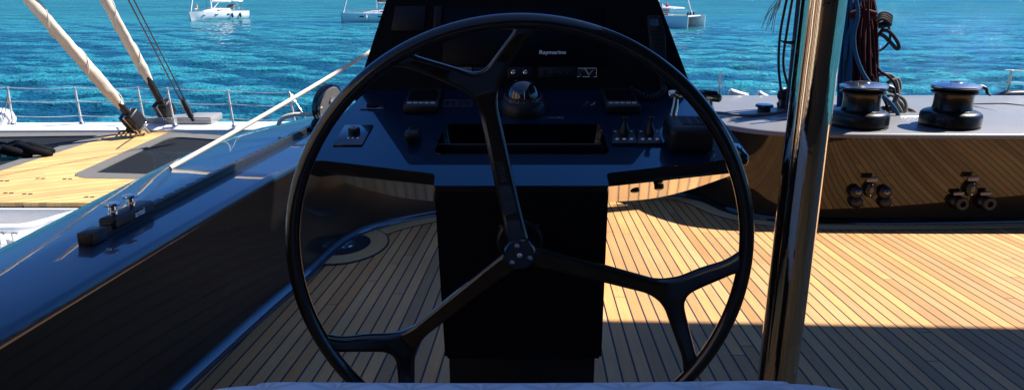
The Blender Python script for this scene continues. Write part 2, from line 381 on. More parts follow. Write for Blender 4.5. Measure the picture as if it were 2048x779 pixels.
# ---------------------------------------------------------------- cockpit deck and coamings
b_ = MB(); b_.raw([(-1.55, -4, zdeck(-4)), (8, -4, zdeck(-4)), (8, 6.2, zdeck(6.2)), (-1.55, 6.2, zdeck(6.2))], [(0, 1, 2, 3)])
tag(b_.build('deck', 'teak', org=(0, 0, 0)), kind='structure')
ST = [((-1.40, -4), (-1.22, -4), (-1.60, -4)), ((-1.38, -1), (-1.22, -1), (-1.60, -1)), ((-1.35, 1.5), (-1.215, 1.5), (-1.68, 1.6)), ((-1.27, 2.8), (-1.205, 2.8), (-1.82, 2.95)),
      ((-1.19, 3.6), (-1.18, 3.6), (-1.93, 4.0)), ((-1.13, 4.3), (-1.12, 4.3), (-1.93, 4.9)), ((-.95, 4.70), (-.95, 4.75), (-1.72, 5.6)),
      ((-.6, 5.03), (-.62, 5.08), (-1.35, 6.3)), ((0, 5.4), (0, 5.42), (-.6, 6.75)), ((.8, 5.66), (.8, 5.68), (.5, 6.88)), ((1.35, 5.72), (1.33, 5.74), (1.2, 6.88)),
      ((1.60, 5.5), (1.52, 5.55), (1.7, 6.88)), ((1.72, 5.12), (1.64, 5.2), (2.1, 6.88)), ((1.97, 4.87), (1.9, 4.88), (2.6, 6.88)), ((2.5, 4.79), (2.45, 4.76), (3, 6.88)),
      ((3.82, 4.84), (3.75, 4.72), (4.5, 6.88)), ((7.5, 5.1), (7.5, 4.74), (7.5, 6.88))]
Ts = crom([(*s_[0], 0) for s_ in ST], 8); Is = crom([(*s_[1], 0) for s_ in ST], 8); Os = crom([(*s_[2], 0) for s_ in ST], 8)
def strip(rows): 
    return [list(x) for x in rows]
def coaming(i0, i1, root, topm, wallm='paint_wall'):
    idx = range(i0, i1+1)
    rows_w, rows_t, rows_o = [], [], []
    for i in idx:
        t, n_, o_ = Ts[i], Is[i], Os[i]; zi = ztop(n_.y); zo = ztop(o_.y); out = (o_-n_).normalized()
        foot = Vector((t.x, t.y, zdeck(t.y)-.03)); up = Vector((n_.x, n_.y, zi-.035))
        d_ = (up-foot)
        rows_w.append([foot+d_*f+(-out)*(.03*math.sin(f*math.pi)*0) for f in (0, .25, .5, .75, 1)])
        lip = [Vector((n_.x, n_.y, zi-.0345)), Vector((n_.x, n_.y, zi-.022))+out*.001, Vector((n_.x, n_.y, zi-.010))+out*.006, Vector((n_.x, n_.y, zi-.003))+out*.014, Vector((n_.x, n_.y, zi))+out*.026]
        a = lip[-1]; e = Vector((o_.x, o_.y, zo))
        mid = [a.lerp(e, f)+Vector((0, 0, .02*math.sin(f*math.pi))) for f in (.2, .4, .6, .8)]
        rim = [e+(-out)*.03, e+Vector((0, 0, -.006))-out*.01, e+Vector((0, 0, -.03))]
        rows_t.append(lip+mid+rim)
        rows_o.append([e+Vector((0, 0, -.031))-out*.001, e+Vector((0, 0, -.6))+out*.05, Vector((e.x, e.y, -3.2)), Vector((e.x, e.y, SEA-.3))-out*.2])
    for nm, rows, mt in (('inner_wall', rows_w, wallm), ('top_surface', rows_t, topm), ('hull_side', rows_o, 'paint_gloss')):
        k = MB(); k.rings(rows, closed=False); k.build(nm, mt, root, 50)
    k = MB(); k.tube([Vector((Ts[i].x, Ts[i].y, zdeck(Ts[i].y)+.005)) for i in idx], .042, 14, ell=1); k.build('cove_moulding', 'black_gloss' if i0 else 'cove', root, 60)
M['cove'] = mat('dark_blue_cove', (.012, .03, .06), .2, 0, 1, .6, .05, 2, crough=.06)
left = empty('side_coaming', (-1.5, 2.5, zdeck(2.5)), 'long dark blue glossy coaming with a black track on it, left of the wheel', 'coaming')
SPLIT = 8*9-4
M['wall_left'] = mat('dark_left_wall', (.005, .004, .0045), .3, 0, .4, .5, .1, 2, bump=.0012, bs=1.3, crough=.05, ior=1.45)
coaming(0, SPLIT, left, 'paint_gloss', 'wall_left')
right = empty('side_coaming', (2.6, 5.8, zdeck(5.8)), 'broad grey coaming carrying the two winches, its dark inner wall reflecting the teak', 'coaming')
coaming(SPLIT, len(Ts)-1, right, 'paint_top')
# margin boards following the toe
def margin(i0, i1):
    idx = range(i0, i1); rows, rowc = [], []
    for i in idx:
        t = Ts[i]; d_ = (Ts[min(i+1, len(Ts)-1)]-Ts[max(i-1, 0)]).normalized(); inn = Vector((d_.y, -d_.x, 0))
        def at(o_, z): 
            p = t+inn*o_; return Vector((p.x, p.y, zdeck(p.y)+z))
        rows.append([at(.0, .004), at(.17, .004)]); rowc.append([at(.165, .002), at(.178, .002)])
    a = MB(); a.rings(rows, closed=False); tag(a.build('deck_margin', 'teak_margin', None, 60, org=(0, 0, 0)), kind='structure')
    a = MB(); a.rings(rowc, closed=False); tag(a.build('deck_seam', 'caulk', None, 60, org=(0, 0, 0)), kind='structure')
margin(8*4+4, len(Ts))
# drain in its scallop
dc = PD(690, 490); dc.z = zdeck(dc.y)
TD = frame((0, 0, 0), (1, 0, 0), z=(0, SL, 1)); TD.translation = dc
pt_ = PD(672, 500)
def arcpoly(r0, r1, a0, a1, n=20):
    return [(r0*math.cos(a0+(a1-a0)*i/n), r0*math.sin(a0+(a1-a0)*i/n)) for i in range(n+1)]+[(r1*math.cos(a1+(a0-a1)*i/n), r1*math.sin(a1+(a0-a1)*i/n)) for i in range(n+1)]
SQ = Matrix.Diagonal((1.0, 1.45, 1, 1))
a = MB(); a.prism(arcpoly(.165, .275, R(-125), R(75)), .005, .009, TD @ SQ); tag(a.build('deck_margin', 'teak_margin', org=(0, 0, 0)), kind='structure')
a = MB(); a.prism(arcpoly(.272, .286, R(-125), R(75)), .001, .007, TD @ SQ); tag(a.build('deck_seam', 'caulk', org=(0, 0, 0)), kind='structure')
dr = empty('deck_drain', dc, 'round steel drain grille set in a dark scallop beside the left cove', 'drain')
a = MB(); a.prism([(.172*math.cos(t), .172*math.sin(t)) for t in np.linspace(0, 2*math.pi, 40)[:-1]], .004, .0075, TD @ SQ); a.build('scallop', 'black_satin', dr)
a = MB(); a.lathe([(.052, .0078), (.068, .0078), (.066, .014), (.054, .014)], 36, TD @ Matrix.Diagonal((1, 1.15, 1, 1))); a.build('grille_ring', 'steel', dr)
a = MB(); a.lathe([(.001, .0080), (.053, .0080), (.053, .0100), (.001, .0100)], 30, TD); a.build('grille_plate', 'steel_dark', dr)
a = MB()
for k_ in range(12):
    t = k_*math.pi/6; a.box((.03*math.cos(t), .03*math.sin(t), .0115), (.034, .005, .003), Matrix.Rotation(t, 3, 'Z'), mtx=TD)
a.build('grille_bars', 'steel', dr)
# ---------------------------------------------------------------- shade caster (unseen awning above the cockpit, shaped to cast the deck shade)
ZA = 3.0
k = MB(); HA = ZA+1.535; ty = 3.03+HA*math.cos(AZ)/math.tan(EL); sx = math.sin(AZ)/math.tan(EL)*HA
x0, x1 = 1.75, 12.0
y_at = lambda x: ty-(x-(.478+sx))*.045
xs0, xs1 = sx-1.5, .42+sx  # forward strip added to shade the left deck
poly = [(x0, -6), (x1, -6), (x1, y_at(x1)), (xs1, y_at(xs1)), (xs1-.1, 7.6), (xs0, 7.6), (xs0, y_at(xs0)), (x0, y_at(x0))]
k.prism([(p[0], p[1]) for p in poly], ZA, ZA+.05)
aw = empty('sun_awning', (5, 0, ZA), 'dark sun awning above the cockpit on steel legs, unseen and shaped to cast shade', 'awning'); k.build('awning_cloth', 'navy', aw)
for lx, ly in ((6.8, -2), (6.8, 3.6), (2.2, -3.8)):
    k = MB(); k.cyl((lx, ly, zdeck(ly)), (lx, ly, ZA), .04); k.build('awning_leg', 'chrome', aw)
# unseen cabin and side screen, added to darken and streak the reflections
ac_ = empty('added_cabin', (1.5, -2.6, zdeck(-2.6)), 'dark cabin front added behind the helm, out of view, to feed reflections', 'cabin')
k = MB(); k.box((1.5, -2.9, -.1), (9, .5, 3.4), bev=.05); k.build('added_front', 'brown', ac_)
k = MB()
for x_ in (-1.2, .7, 2.6, 4.5): k.box((x_, -2.64, .35), (1.5, .02, .8), bev=.008)
k.build('added_windows', 'window', ac_)
k = MB(); k.box((-2.1, -.5, -.4), (.1, 4.8, 2.6), bev=.02); k.build('added_screen', 'brown', ac_)  # unseen screen added to cover the sea in the post's reflection
k = MB()
for y_, w_ in ((-2.3, .12), (-1.75, .3), (-1.1, .1), (-.5, .06), (.3, .22), (.8, .05), (1.45, .12)): k.box((-2.04, y_, -.4), (.02, w_, 2.3), bev=.004)
k.build('reflection_strips', 'canvas_white', ac_)  # pale strips added to reflect as streaks in the post
MX = PY(1697, 200, 6.0).x
mast = empty('mast', (MX, 6.0, -1.0), 'dark mast foot hidden behind the hanging coils of rope', 'mast')
k = MB(); k.tube([(MX, 6, -1.0), (MX, 6, 14)], .085, 20); k.build('mast_tube', 'black_satin', mast)
# ---------------------------------------------------------------- steering wheel
WC = Vector((.017, 1.415, -.558)); WR = .5
def WP(x, y, z=0): return WC+Vector((x, -z, y))          # wheel plane: x right, y up, z towards the helmsman
wh = empty('steering_wheel', WC+Vector((0, 0, -.51)), 'big glossy black carbon steering wheel with three forked spokes', 'steering wheel')
k = MB(); k.tube([WP(WR*math.cos(t), WR*math.sin(t)) for t in np.linspace(0, 2*math.pi, 161)[:-1]], .0160, 20, True); k.build('rim', 'carbon', wh, 60)
def hdep(r):
    return float(np.interp(r, [0, .04, .10, .30, .36, .42, .47, .5], [-.016, -.018, -.030, -.052, -.054, -.038, -.012, 0]))
def fillet(pts, rad):
    out = []; n = len(pts)
    for i in range(n):
        p, a, c = Vector(pts[i]), Vector(pts[i-1]), Vector(pts[(i+1) % n]); r_ = rad[i]
        if r_ <= 0: out.append(p); continue
        u, v = (a-p), (c-p); l = min(r_, u.length*.48, v.length*.48); u = p+u.normalized()*l; v = p+v.normalized()*l
        for j in range(7):
            t = j/6; out.append(u*(1-t)**2+p*2*t*(1-t)+v*t*t)
    return out
PHI = R(102.1); AL = .267
def spoke(phi, nm, al0=AL, al1=AL, w0=.0205):
    rf = .357; lx0, ly0 = -.497*math.sin(al0), .497*math.cos(al0); lx1, ly1 = .497*math.sin(al1), .497*math.cos(al1)
    def br(lx, ly, s):
        d = Vector((lx, ly-rf)).normalized(); nrm = Vector((d.y, -d.x))*s; return d, nrm, Vector((lx, ly))
    d1, n1, e1 = br(lx1, ly1, 1); d0, n0, e0 = br(lx0, ly0, -1)
    F = Vector((0, rf)); hw = .0150
    P = [((w0*1.15, .028), 0), ((w0*1.02, .10), .05), ((w0*.9, rf-.03), .05)]
    P += [((F+n1*hw+d1*.034), .03), ((e1+n1*hw-d1*.030), .028), ((e1+n1*(hw+.010)+d1*.006), 0)]
    P += [((e1-n1*(hw+.010)-d1*.0), 0), ((e1-n1*hw-d1*.026), .022)]
    P += [((0, rf+.040), .03)]
    P += [((e0-n0*hw-d0*.026), .022), ((e0-n0*(hw+.010)), 0), ((e0+n0*(hw+.010)+d0*.006), 0), ((e0+n0*hw-d0*.030), .028), ((F+n0*hw+d0*.034), .03)]
    P += [((-w0*.9, rf-.03), .05), ((-w0*1.02, .10), .05), ((-w0*1.15, .028), 0)]
    pts = fillet([tuple(p[0]) for p in P], [p[1] for p in P])
    # resample the long straight runs so that the dish follows the radius
    dense = []
    for i, p in enumerate(pts):
        q = pts[(i+1) % len(pts)]; n_ = max(1, int((q-p).length/.018))
        for j in range(n_): dense.append(p.lerp(q, j/n_))
    cu = bpy.data.curves.new('s', 'CURVE'); cu.dimensions = '2D'; cu.fill_mode = 'BOTH'; cu.extrude = .0035; cu.bevel_depth = .0095; cu.bevel_resolution = 4; cu.offset = -.0095
    spn = cu.splines.new('POLY'); spn.points.add(len(dense)-1)
    for i, p in enumerate(dense): spn.points[i].co = (p.x, p.y, 0, 1)
    spn.use_cyclic_u = True
    t = bpy.data.objects.new('tmp', cu); col.objects.link(t); dg = bpy.context.evaluated_depsgraph_get()
    me = bpy.data.meshes.new_from_object(t.evaluated_get(dg)); bpy.data.objects.remove(t); me.materials.clear()
    c_, s_ = math.cos(phi-math.pi/2), math.sin(phi-math.pi/2)
    for v in me.vertices:
        x, y, z = v.co; r_ = math.hypot(x, y); z = z*1.0+hdep(r_)
        v.co = WP(x*c_-y*s_, x*s_+y*c_, z)
    return link(me, nm, ['carbon'], wh, 40)
s0 = spoke(PHI, 'spoke', .31, .24, .0225); spoke(PHI+2*math.pi/3, 'spoke'); spoke(PHI+4*math.pi/3, 'spoke', .275, .30)
hub = MB()
def WF(x, y, z, sx=1): return frame(WP(x, y, z), (1, 0, 0), y=(0, 0, 1))
hub.lathe([(.001, -.06), (.031, -.06), (.037, -.04), (.037, -.004), (.033, .003), (.001, .003)], 40, WF(0, 0, 0)); h_ = hub.build('hub', 'carbon', wh, 40)
for a in (105, 225, 345):
    k = MB(); k.lathe([(.001, 0), (.0062, 0), (.0055, .003), (.003, .0032), (.0025, .001), (.001, .001)], 16, WF(.0235*math.cos(R(a)), .0235*math.sin(R(a)), .0030)); k.build('bolt', 'steel', h_)
k = MB(); k.lathe([(.001, 0), (.006, 0), (.006, .004), (.004, .006), (.001, .006)], 6, WF(0, 0, .003)); k.build('centre_nut', 'steel', h_)
# emblem and lettering on the upper spoke
def on_spoke(r_, lat, lift=.0139):
    d = Vector((math.cos(PHI), math.sin(PHI))); p = d*r_+Vector((d.y, -d.x))*lat; return WP(p.x, p.y, hdep(r_)+lift)
ax = Vector((math.cos(PHI), 0, math.sin(PHI))); 
mt_ = frame(on_spoke(.175, -.001), ax, y=Vector((-math.sin(PHI), 0, math.cos(PHI))))
text('Reisail', .026, mt_, 'lettering', 'print_dim', s0, .0003, shear=.35)
k = MB(); k.tube([frame(on_spoke(.125, 0), ax, y=Vector((-math.sin(PHI), 0, math.cos(PHI)))) @ Vector((.0135*math.cos(t), .0135*math.sin(t), 0)) for t in np.linspace(0, 2*math.pi, 33)[:-1]], .0007, 6, True)
for a in range(6): k.tube([frame(on_spoke(.125, 0), ax, y=Vector((-math.sin(PHI), 0, math.cos(PHI)))) @ Vector((q*math.cos(a*1.05), q*math.sin(a*1.05), 0)) for q in (.003, .009)], .0009, 5)
k.build('emblem', 'print_dim', s0)
# ---------------------------------------------------------------- helm console
cons = empty('helm_console', (.02, 1.9, zdeck(1.9)), 'black helm console with instruments and a tall dark screen behind the wheel', 'helm console')
DA = PY(1043, 371, 1.55); DB = PY(1043, 180, 2.25); dy_ = (DB-DA); dy_.x = 0
DM = frame(DA, (1, 0, 0), y=dy_); DMi = DM.inverted(); DN = DM.to_3x3() @ Vector((0, 0, 1))
def dl(px, py, h=0):
    d = ray(px, py); t = (DA+DN*h).dot(DN)/d.dot(DN); q = DMi @ (d*t); return Vector((q.x, q.y))
def D3(p, z): return DM @ Vector((p[0], p[1], z))
# pedestal
def yy(px, py, Y): return PY(px, py, Y)
a, b1, c, d = yy(868, 376, 1.555), yy(1218, 376, 1.555), yy(1203, 718, 1.56), yy(890, 718, 1.56)
k = MB()
zb = d.z
rings = [[(a.x, 1.555, a.z-.004), (b1.x, 1.555, a.z-.004), (b1.x, 2.15, a.z-.004), (a.x, 2.15, a.z-.004)], [(d.x, 1.56, zb), (c.x, 1.56, zb), (c.x, 2.1, zb), (d.x, 2.1, zb)]]
k.rings([[Vector(p) for p in r_] for r_ in rings]); bmesh.ops.bevel(k.bm, geom=k.bm.edges[:], offset=.006, segments=2, affect='EDGES'); k.build('pedestal', 'black_matt', cons)
k = MB(); e, f_ = yy(898, 725, 1.60), yy(1190, 725, 1.60)
zf = zdeck(1.6)+.002; k.box(((e.x+f_.x)/2, 1.85, (zb+zf)/2-.002), (f_.x-e.x, .5, zb-zf), bev=.006); k.build('plinth', 'black_satin', cons)
# dash slab outline (dash plane)
out = [(738, 178), (1392, 178), (1440, 235), (1492, 300), (1486, 322), (1452, 319), (1213, 346), (1218, 371), (868, 371), (870, 347), (640, 320), (604, 326), (604, 305)]
P2 = [dl(*p) for p in out]
TRAY = [dl(890, 249), dl(1200, 249), dl(1219, 308), dl(868, 308)]
def with_hole(outer, hole, z, mb, ring_h):
    bmx = bmesh.new(); vo = [bmx.verts.new((p[0], p[1], 0)) for p in outer]; vi = [bmx.verts.new((p[0], p[1], 0)) for p in hole]
    es = [bmx.edges.new((vo[i], vo[(i+1) % len(vo)])) for i in range(len(vo))]+[bmx.edges.new((vi[i], vi[(i+1) % len(vi)])) for i in range(len(vi))]
    bmesh.ops.triangle_fill(bmx, use_beauty=True, edges=es)
    bmx.verts.index_update(); mb.raw([DM @ Vector((v.co.x, v.co.y, z)) for v in bmx.verts], [[v.index for v in f.verts] for f in bmx.faces]); bmx.free()
fo = fillet([tuple(p) for p in P2], [.01, .01, .05, .05, .03, .02, .012, .004, .004, .012, .02, .02, .02]); fh = fillet([tuple(p) for p in TRAY], [.022]*4)
k = MB(); with_hole(fo, fh, 0, k, 0)
k.rings([[D3(p, z) for p in fo] for z in (0, -.002)], cap=False); k.build('dash_top', 'dash', cons, 20)
k = MB(); cen = Vector((0, .3)); 
def ins(p, q): v = p-cen; return cen+v*(1-q/v.length)
k.rings([[D3(p, -.0022) for p in fo], [D3(ins(p, .002), -.006) for p in fo], [D3(ins(p, .004), -.034) for p in fo], [D3(ins(p, .03), -.045) for p in fo]], cap=False)
k.build('dash_fascia', 'black_satin', cons, 20)
k = MB(); k.rings([[D3(p, .0015) for p in fillet([tuple(p) for p in TRAY], [.022]*4)], [D3(p, -.002) for p in fh], [D3(ins2, -.06) for ins2 in [(p.x*.97, p.y*.985+.003) for p in fh]]], cap=False)
k.raw([D3((p.x*.97, p.y*.985+.003), -.06) for p in fh], [list(range(len(fh)))]); k.build('storage_tray', 'black_gloss', cons, 20)
def underside(top, bot, tanv, mt='mirror_wall'):
    k = MB(); rows = []
    n_ = len(top)
    for (tx, ty), (bx, by) in zip(top, bot):
        q = D3(dl(tx, ty-14), -.034); T_ = PY(tx, ty, q.y+.006); d = ray(bx, by); m_ = d.z/d.y; Y_ = (T_.z+T_.y/tanv)/(m_+1/tanv); rows.append([T_, PY(bx, by, Y_)])
    a_ = crom([r_[0] for r_ in rows], 6); b_ = crom([r_[1] for r_ in rows], 6)
    k.rings([[p, q_] for p, q_ in zip(a_, b_)], closed=False); k.rings([[q_, q_+Vector((0, .012, .05))] for q_ in b_], closed=False); return k.build('wing_underside', mt, cons, 60)
ur = underside([(1216, 373), (1300, 364), (1380, 355), (1464, 346)], [(1216, 404), (1300, 397), (1372, 381), (1466, 349)], math.tan(R(67)))
underside([(640, 334), (720, 344), (800, 354), (866, 362)], [(634, 338), (712, 372), (795, 393), (866, 402)], math.tan(R(67)), 'mirror_shaded')
for px, py in ((1270, 381), (1318, 375)):
    q = D3(dl(px-6, 368-14), -.034); T_ = PY(px-6, 368, q.y+.006); d = ray(px, py); m_ = d.z/d.y; tv = math.tan(R(67)); c_ = PY(px, py, (T_.z+T_.y/tv)/(m_+1/tv))
    k = MB(); k.lathe([(.001, -.008), (.0115, -.008), (.0115, .002), (.009, .004), (.001, .004)], 22, frame(c_, (1, 0, 0), z=(0, -math.cos(R(67)), -math.sin(R(67)))) @ Matrix.Diagonal((1, 1.9, 1, 1))); k.build('push_button', 'black_satin', cons)
k = MB(); u0, u1 = dl(872, 277), dl(1212, 277); k.box((D3(((u0+u1)/2), -.03)), (u1.x-u0.x-.02, .01, .03), DM.to_3x3(), bev=.002); k.build('tray_divider', 'black_satin', cons)
# screen housing behind the dash
k = MB(); Yp = DB.y+.005
s1, s2, s3, s4 = PY(714, 176, Yp), PY(1385, 176, Yp), PY(1318, 0, Yp+.06), PY(772, 0, Yp+.06)
up_ = (s4-s1); ux = (s2.x-s1.x); topL = s1+up_*1.28; topR = s2+(s3-s2)*1.28
poly = [s1, s2, topR, topL]; bk = [p+Vector((0, .16, -.02)) for p in poly]
low = -.06
poly[0] = poly[0]-up_.normalized()*.05; poly[1] = poly[1]-(s3-s2).normalized()*.05
bk[0] = poly[0]+Vector((.02, .16, 0)); bk[1] = poly[1]+Vector((-.02, .16, 0))
k.rings([poly, bk]); bmesh.ops.bevel(k.bm, geom=k.bm.edges[:], offset=.008, segments=3, affect='EDGES'); k.build('screen_housing', 'black_matt', cons)
PN = (s2-s1).cross(s4-s1).normalized(); PN = PN if PN.y < 0 else -PN
PMx = frame(s1, s2-s1, z=PN)
def pl2(px, py, h=.0):
    d = ray(px, py); q0 = s1+PN*h; return d*(q0.dot(PN)/d.dot(PN))
def plate(name, pts, h, mt, parent, th=.004, bev=.0015):
    q = [PMx.inverted() @ pl2(*p, h) for p in pts]; k = MB(); k.prism([(v.x, v.y) for v in q], 0, h, PMx, bev=bev); return k.build(name, mt, parent)
disp = plate('display', [(890, 16), (1206, 16), (1212, 130), (884, 130)], .006, 'display', cons)
tm = frame(pl2(1105, 105, .0066), (s2-s1), z=PN)
text('Raymarine', .0165, tm, 'brand_lettering', 'print', disp, .0004, 1.25, .0004)
plate('blank_cover', [(790, 12), (852, 12), (848, 62), (782, 62)], .006, 'dark_panel', cons)
plate('blank_cover', [(868, 12), (884, 12), (882, 62), (866, 62)], .006, 'dark_panel', cons)
def knob(parent, px, py, r_, mt, h=.006):
    c_ = pl2(px, py, .0045); k = MB(); k.lathe([(.0005, 0), (r_, 0), (r_, h), (r_*.7, h+.001), (r_*.5, h*.6), (.0005, h*.5)], 18, frame(c_, (1, 0, 0), z=PN)); return k.build('switch', mt, parent)
for x0_, x1_, mt, kn, km in ((872, 944, 'brown_panel', (890, 905, 919, 934), 'black_satin'), (946, 1012, 'dark_panel', (952, 967, 982, 997), 'black_satin'), (1014, 1064, 'dark_panel', (1027, 1051), 'chrome'),
                             (1077, 1152, 'dark_panel', (1088, 1104, 1121, 1137), 'black_satin')):
    p_ = plate('switch_panel', [(x0_, 134), (x1_, 134), (x1_, 155), (x0_, 155)], .004, mt, cons)
    for x_ in kn: knob(p_, x_, 145, .0065 if km != 'chrome' else .0075, km)
    if mt == 'brown_panel': p_['label'] = 'bronze coloured switch panel'
p_ = plate('switch_panel', [(1154, 135), (1194, 135), (1194, 155), (1154, 155)], .004, 'black_satin', cons)
k = MB()
for pts in ([(1156, 137), (1193, 137)], [(1154, 154), (1194, 154)], [(1170, 137), (1178, 150)], [(1186, 140), (1176, 152)], [(1186, 140), (1193, 147)], [(1160, 151), (1166, 139)], [(1193, 137), (1193, 154)]):
    k.tube([pl2(*q, .006) for q in pts], .0012, 6)
k.build('chrome_guard', 'chrome', p_); knob(p_, 1163, 145, .006, 'black_satin'); knob(p_, 1184, 148, .006, 'black_satin')
# radio handset in its cradle (lifts out)
hs = empty('radio_handset', pl2(1312, 128, 0), 'slim black radio handset hanging on the right edge of the dark screen', 'handset')
q = [PMx.inverted() @ pl2(*p, .01) for p in ((1292, 32), (1318, 32), (1329, 62), (1331, 120), (1300, 118))]
k = MB(); k.prism(fillet([(v.x, v.y) for v in q], [.012]*5), .0015, .022, PMx, bev=.004); k.build('handset_body', 'black_satin', hs)
q = [PMx.inverted() @ pl2(*p, .023) for p in ((1298, 38), (1316, 38), (1321, 52), (1300, 52))]
k = MB(); k.prism([(v.x, v.y) for v in q], .022, .0235, PMx); k.build('handset_screen', 'lcd', hs)
kk = MB()
for r_ in range(5):
    for c_ in range(3):
        kk.box(pl2(1305+c_*7.5+r_*1.2, 62+r_*8.5, .0235), (.0085, .003, .006), bev=.001, seg=1)
o = kk.build('keypad', 'dark_panel', hs)
k = MB(); e_ = [pl2(*p, .018) for p in ((1295, 33), (1317, 32.5), (1320, 36), (1330, 70), (1332, 121))]; k.tube(crom(e_, 5), .0011, 6); k.build('cradle_edge', 'steel_dark', hs)
cp = [D3(dl(1262, 182), .006), D3(dl(1280, 196), .012), D3(dl(1305, 202), .012), D3(dl(1325, 190), .012), pl2(1326, 172, .02), pl2(1318, 140, .014)]
cc = crom(cp, 40); k = MB(); hel = []
for i, p in enumerate(cc):
    t = i*.9; u = (cc[min(i+1, len(cc)-1)]-cc[max(i-1, 0)]).normalized(); n1 = u.orthogonal().normalized(); n2 = u.cross(n1); hel.append(p+n1*.0085*math.cos(t)+n2*.0085*math.sin(t))
k.tube(hel, .0028, 6); k.build('coiled_cord', 'black_satin', hs, 60)
# compass
cc_ = dl(1046, 222); cm = DM @ Matrix.Translation((cc_.x, cc_.y, 0))
cmp_ = MB(); cmp_.lathe([(.001, .0), (.070, .0), (.072, .012), (.068, .030), (.060, .042), (.056, .045), (.052, .043), (.052, .03), (.001, .03)], 44, cm); co_ = cmp_.build('compass', 'black_satin', cons, 40)
k = MB(); k.lathe([(.0505, .038), (.0512, .048), (.048, .064), (.040, .080), (.028, .090), (.014, .095), (.001, .096)], 40, cm); k.build('compass_dome', 'dome', co_, 60)
k = MB(); k.lathe([(.0510, .044), (.0530, .045), (.0530, .051), (.0510, .052)], 36, cm); k.build('compass_card', 'compass_red', co_)
k = MB(); k.tube([cm @ Vector((.003, -.0505*math.cos(a_), .052+.043*math.sin(a_))) for a_ in np.linspace(.05, 1.0, 8)], .0008, 5)
for a_ in range(24): k.box((.0530*math.cos(a_*.2618), .0530*math.sin(a_*.2618), .048), (.0012, .003, .006), Matrix.Rotation(a_*.2618, 3, 'Z'), mtx=cm)
k.build('lubber_line', 'steel', co_)
k = MB(); k.lathe([(.0575, .0435), (.0600, .0425), (.0595, .0475), (.0570, .048)], 44, cm); k.build('compass_bezel', 'steel_dark', co_)
# pilot displays
def instrument(cx, y0, y1, w, parent):
    a_, c_ = dl(cx, y1-16), dl(cx, y0); q = (a_+c_)/2; hgt = (c_-a_).length
    k = MB(); k.box((q.x, q.y, .014), (w, hgt, .026), bev=.006, mtx=DM); o = k.build('instrument', 'black_satin', parent)
    k = MB(); k.box((q.x, q.y+.008, .0275), (w*.82, hgt*.62, .0015), bev=.0005, seg=1, mtx=DM); k.build('instrument_screen', 'lcd', o)
    for i in range(5):
        k = MB(); m_ = DM @ Matrix.Translation((q.x-w*.33+i*w*.165, q.y-hgt*.37, .0278)) @ Matrix.Diagonal((1, .7, 1, 1))
        k.tube([m_ @ Vector((.0062*math.cos(t), .0062*math.sin(t), 0)) for t in np.linspace(0, 6.2832, 15)[:-1]], .0010, 5, True); k.build('button', 'print', o)
instrument(848, 192, 244, .105, cons); instrument(1238, 192, 244, .105, cons)
# remote control in its clip below the left display
k = MB(); a_ = dl(829, 250); c_ = dl(826, 286); m_ = DM @ Matrix.Translation((c_.x, c_.y+.02, .012))
k.box((0, 0, .004), (.036, .075, .024), bev=.008, seg=3, mtx=m_); k.box((0, -.022, .012), (.040, .036, .026), bev=.01, seg=3, mtx=m_); o = k.build('joystick_remote', 'black_satin', cons)
k = MB(); k.box((0, .012, .019), (.02, .03, .003), bev=.001, seg=1, mtx=m_); k.build('remote_screen', 'lcd', o)
# bow thruster dial plate
def dplate(pts, z, name, mt, parent):
    k = MB(); k.prism([tuple(dl(*p)) for p in pts], .0006, z, DM, bev=.001); return k.build(name, mt, parent)
dp_ = dplate([(690, 252), (747, 252), (724, 292), (666, 292)], .004, 'dial_plate', 'dash_raised', cons)
c_ = dl(709, 268); k = MB(); k.lathe([(.001, .004), (.0165, .004), (.0165, .016), (.013, .020), (.001, .020)], 28, DM @ Matrix.Translation((c_.x, c_.y, 0))); o = k.build('dial_knob', 'black_satin', dp_)
m_ = DM @ Matrix.Translation((c_.x, c_.y, .0203)); k = MB()
k.tube([m_ @ Vector(((.009+.001*math.cos(9*t))*math.cos(t), (.009+.001*math.cos(9*t))*math.sin(t), 0)) for t in np.linspace(0, 6.2832, 73)[:-1]], .0005, 5, True)
for s_ in (-.004, 0, .004): k.tube([m_ @ Vector((s_-.0012, -.002, 0)), m_ @ Vector((s_, .002, 0)), m_ @ Vector((s_+.0012, -.002, 0))], .0005, 5)
k.build('dial_print', 'print', o)
for x_ in (697, 706, 716):
    q = dl(x_, 279); k = MB(); k.lathe([(.0003, .004), (.0032, .004), (.0028, .0055), (.0003, .0058)], 12, DM @ Matrix.Translation((q.x, q.y, 0))); k.build('button', 'print', dp_)
pl_ = dplate([(742, 204), (776, 204), (768, 219), (720, 219)], .003, 'key_plate', 'dash_raised', cons)
q = dl(745, 214); k = MB(); k.lathe([(.001, .003), (.0185, .003), (.018, .009), (.001, .010)], 26, DM @ Matrix.Translation((q.x, q.y, 0))); k.build('round_cap', 'black_matt', pl_)
k = MB(); k.tube([D3(dl(720, 219), .0035), D3(dl(766, 219), .0035)], .0007, 5); k.build('bright_edge', 'steel', pl_)
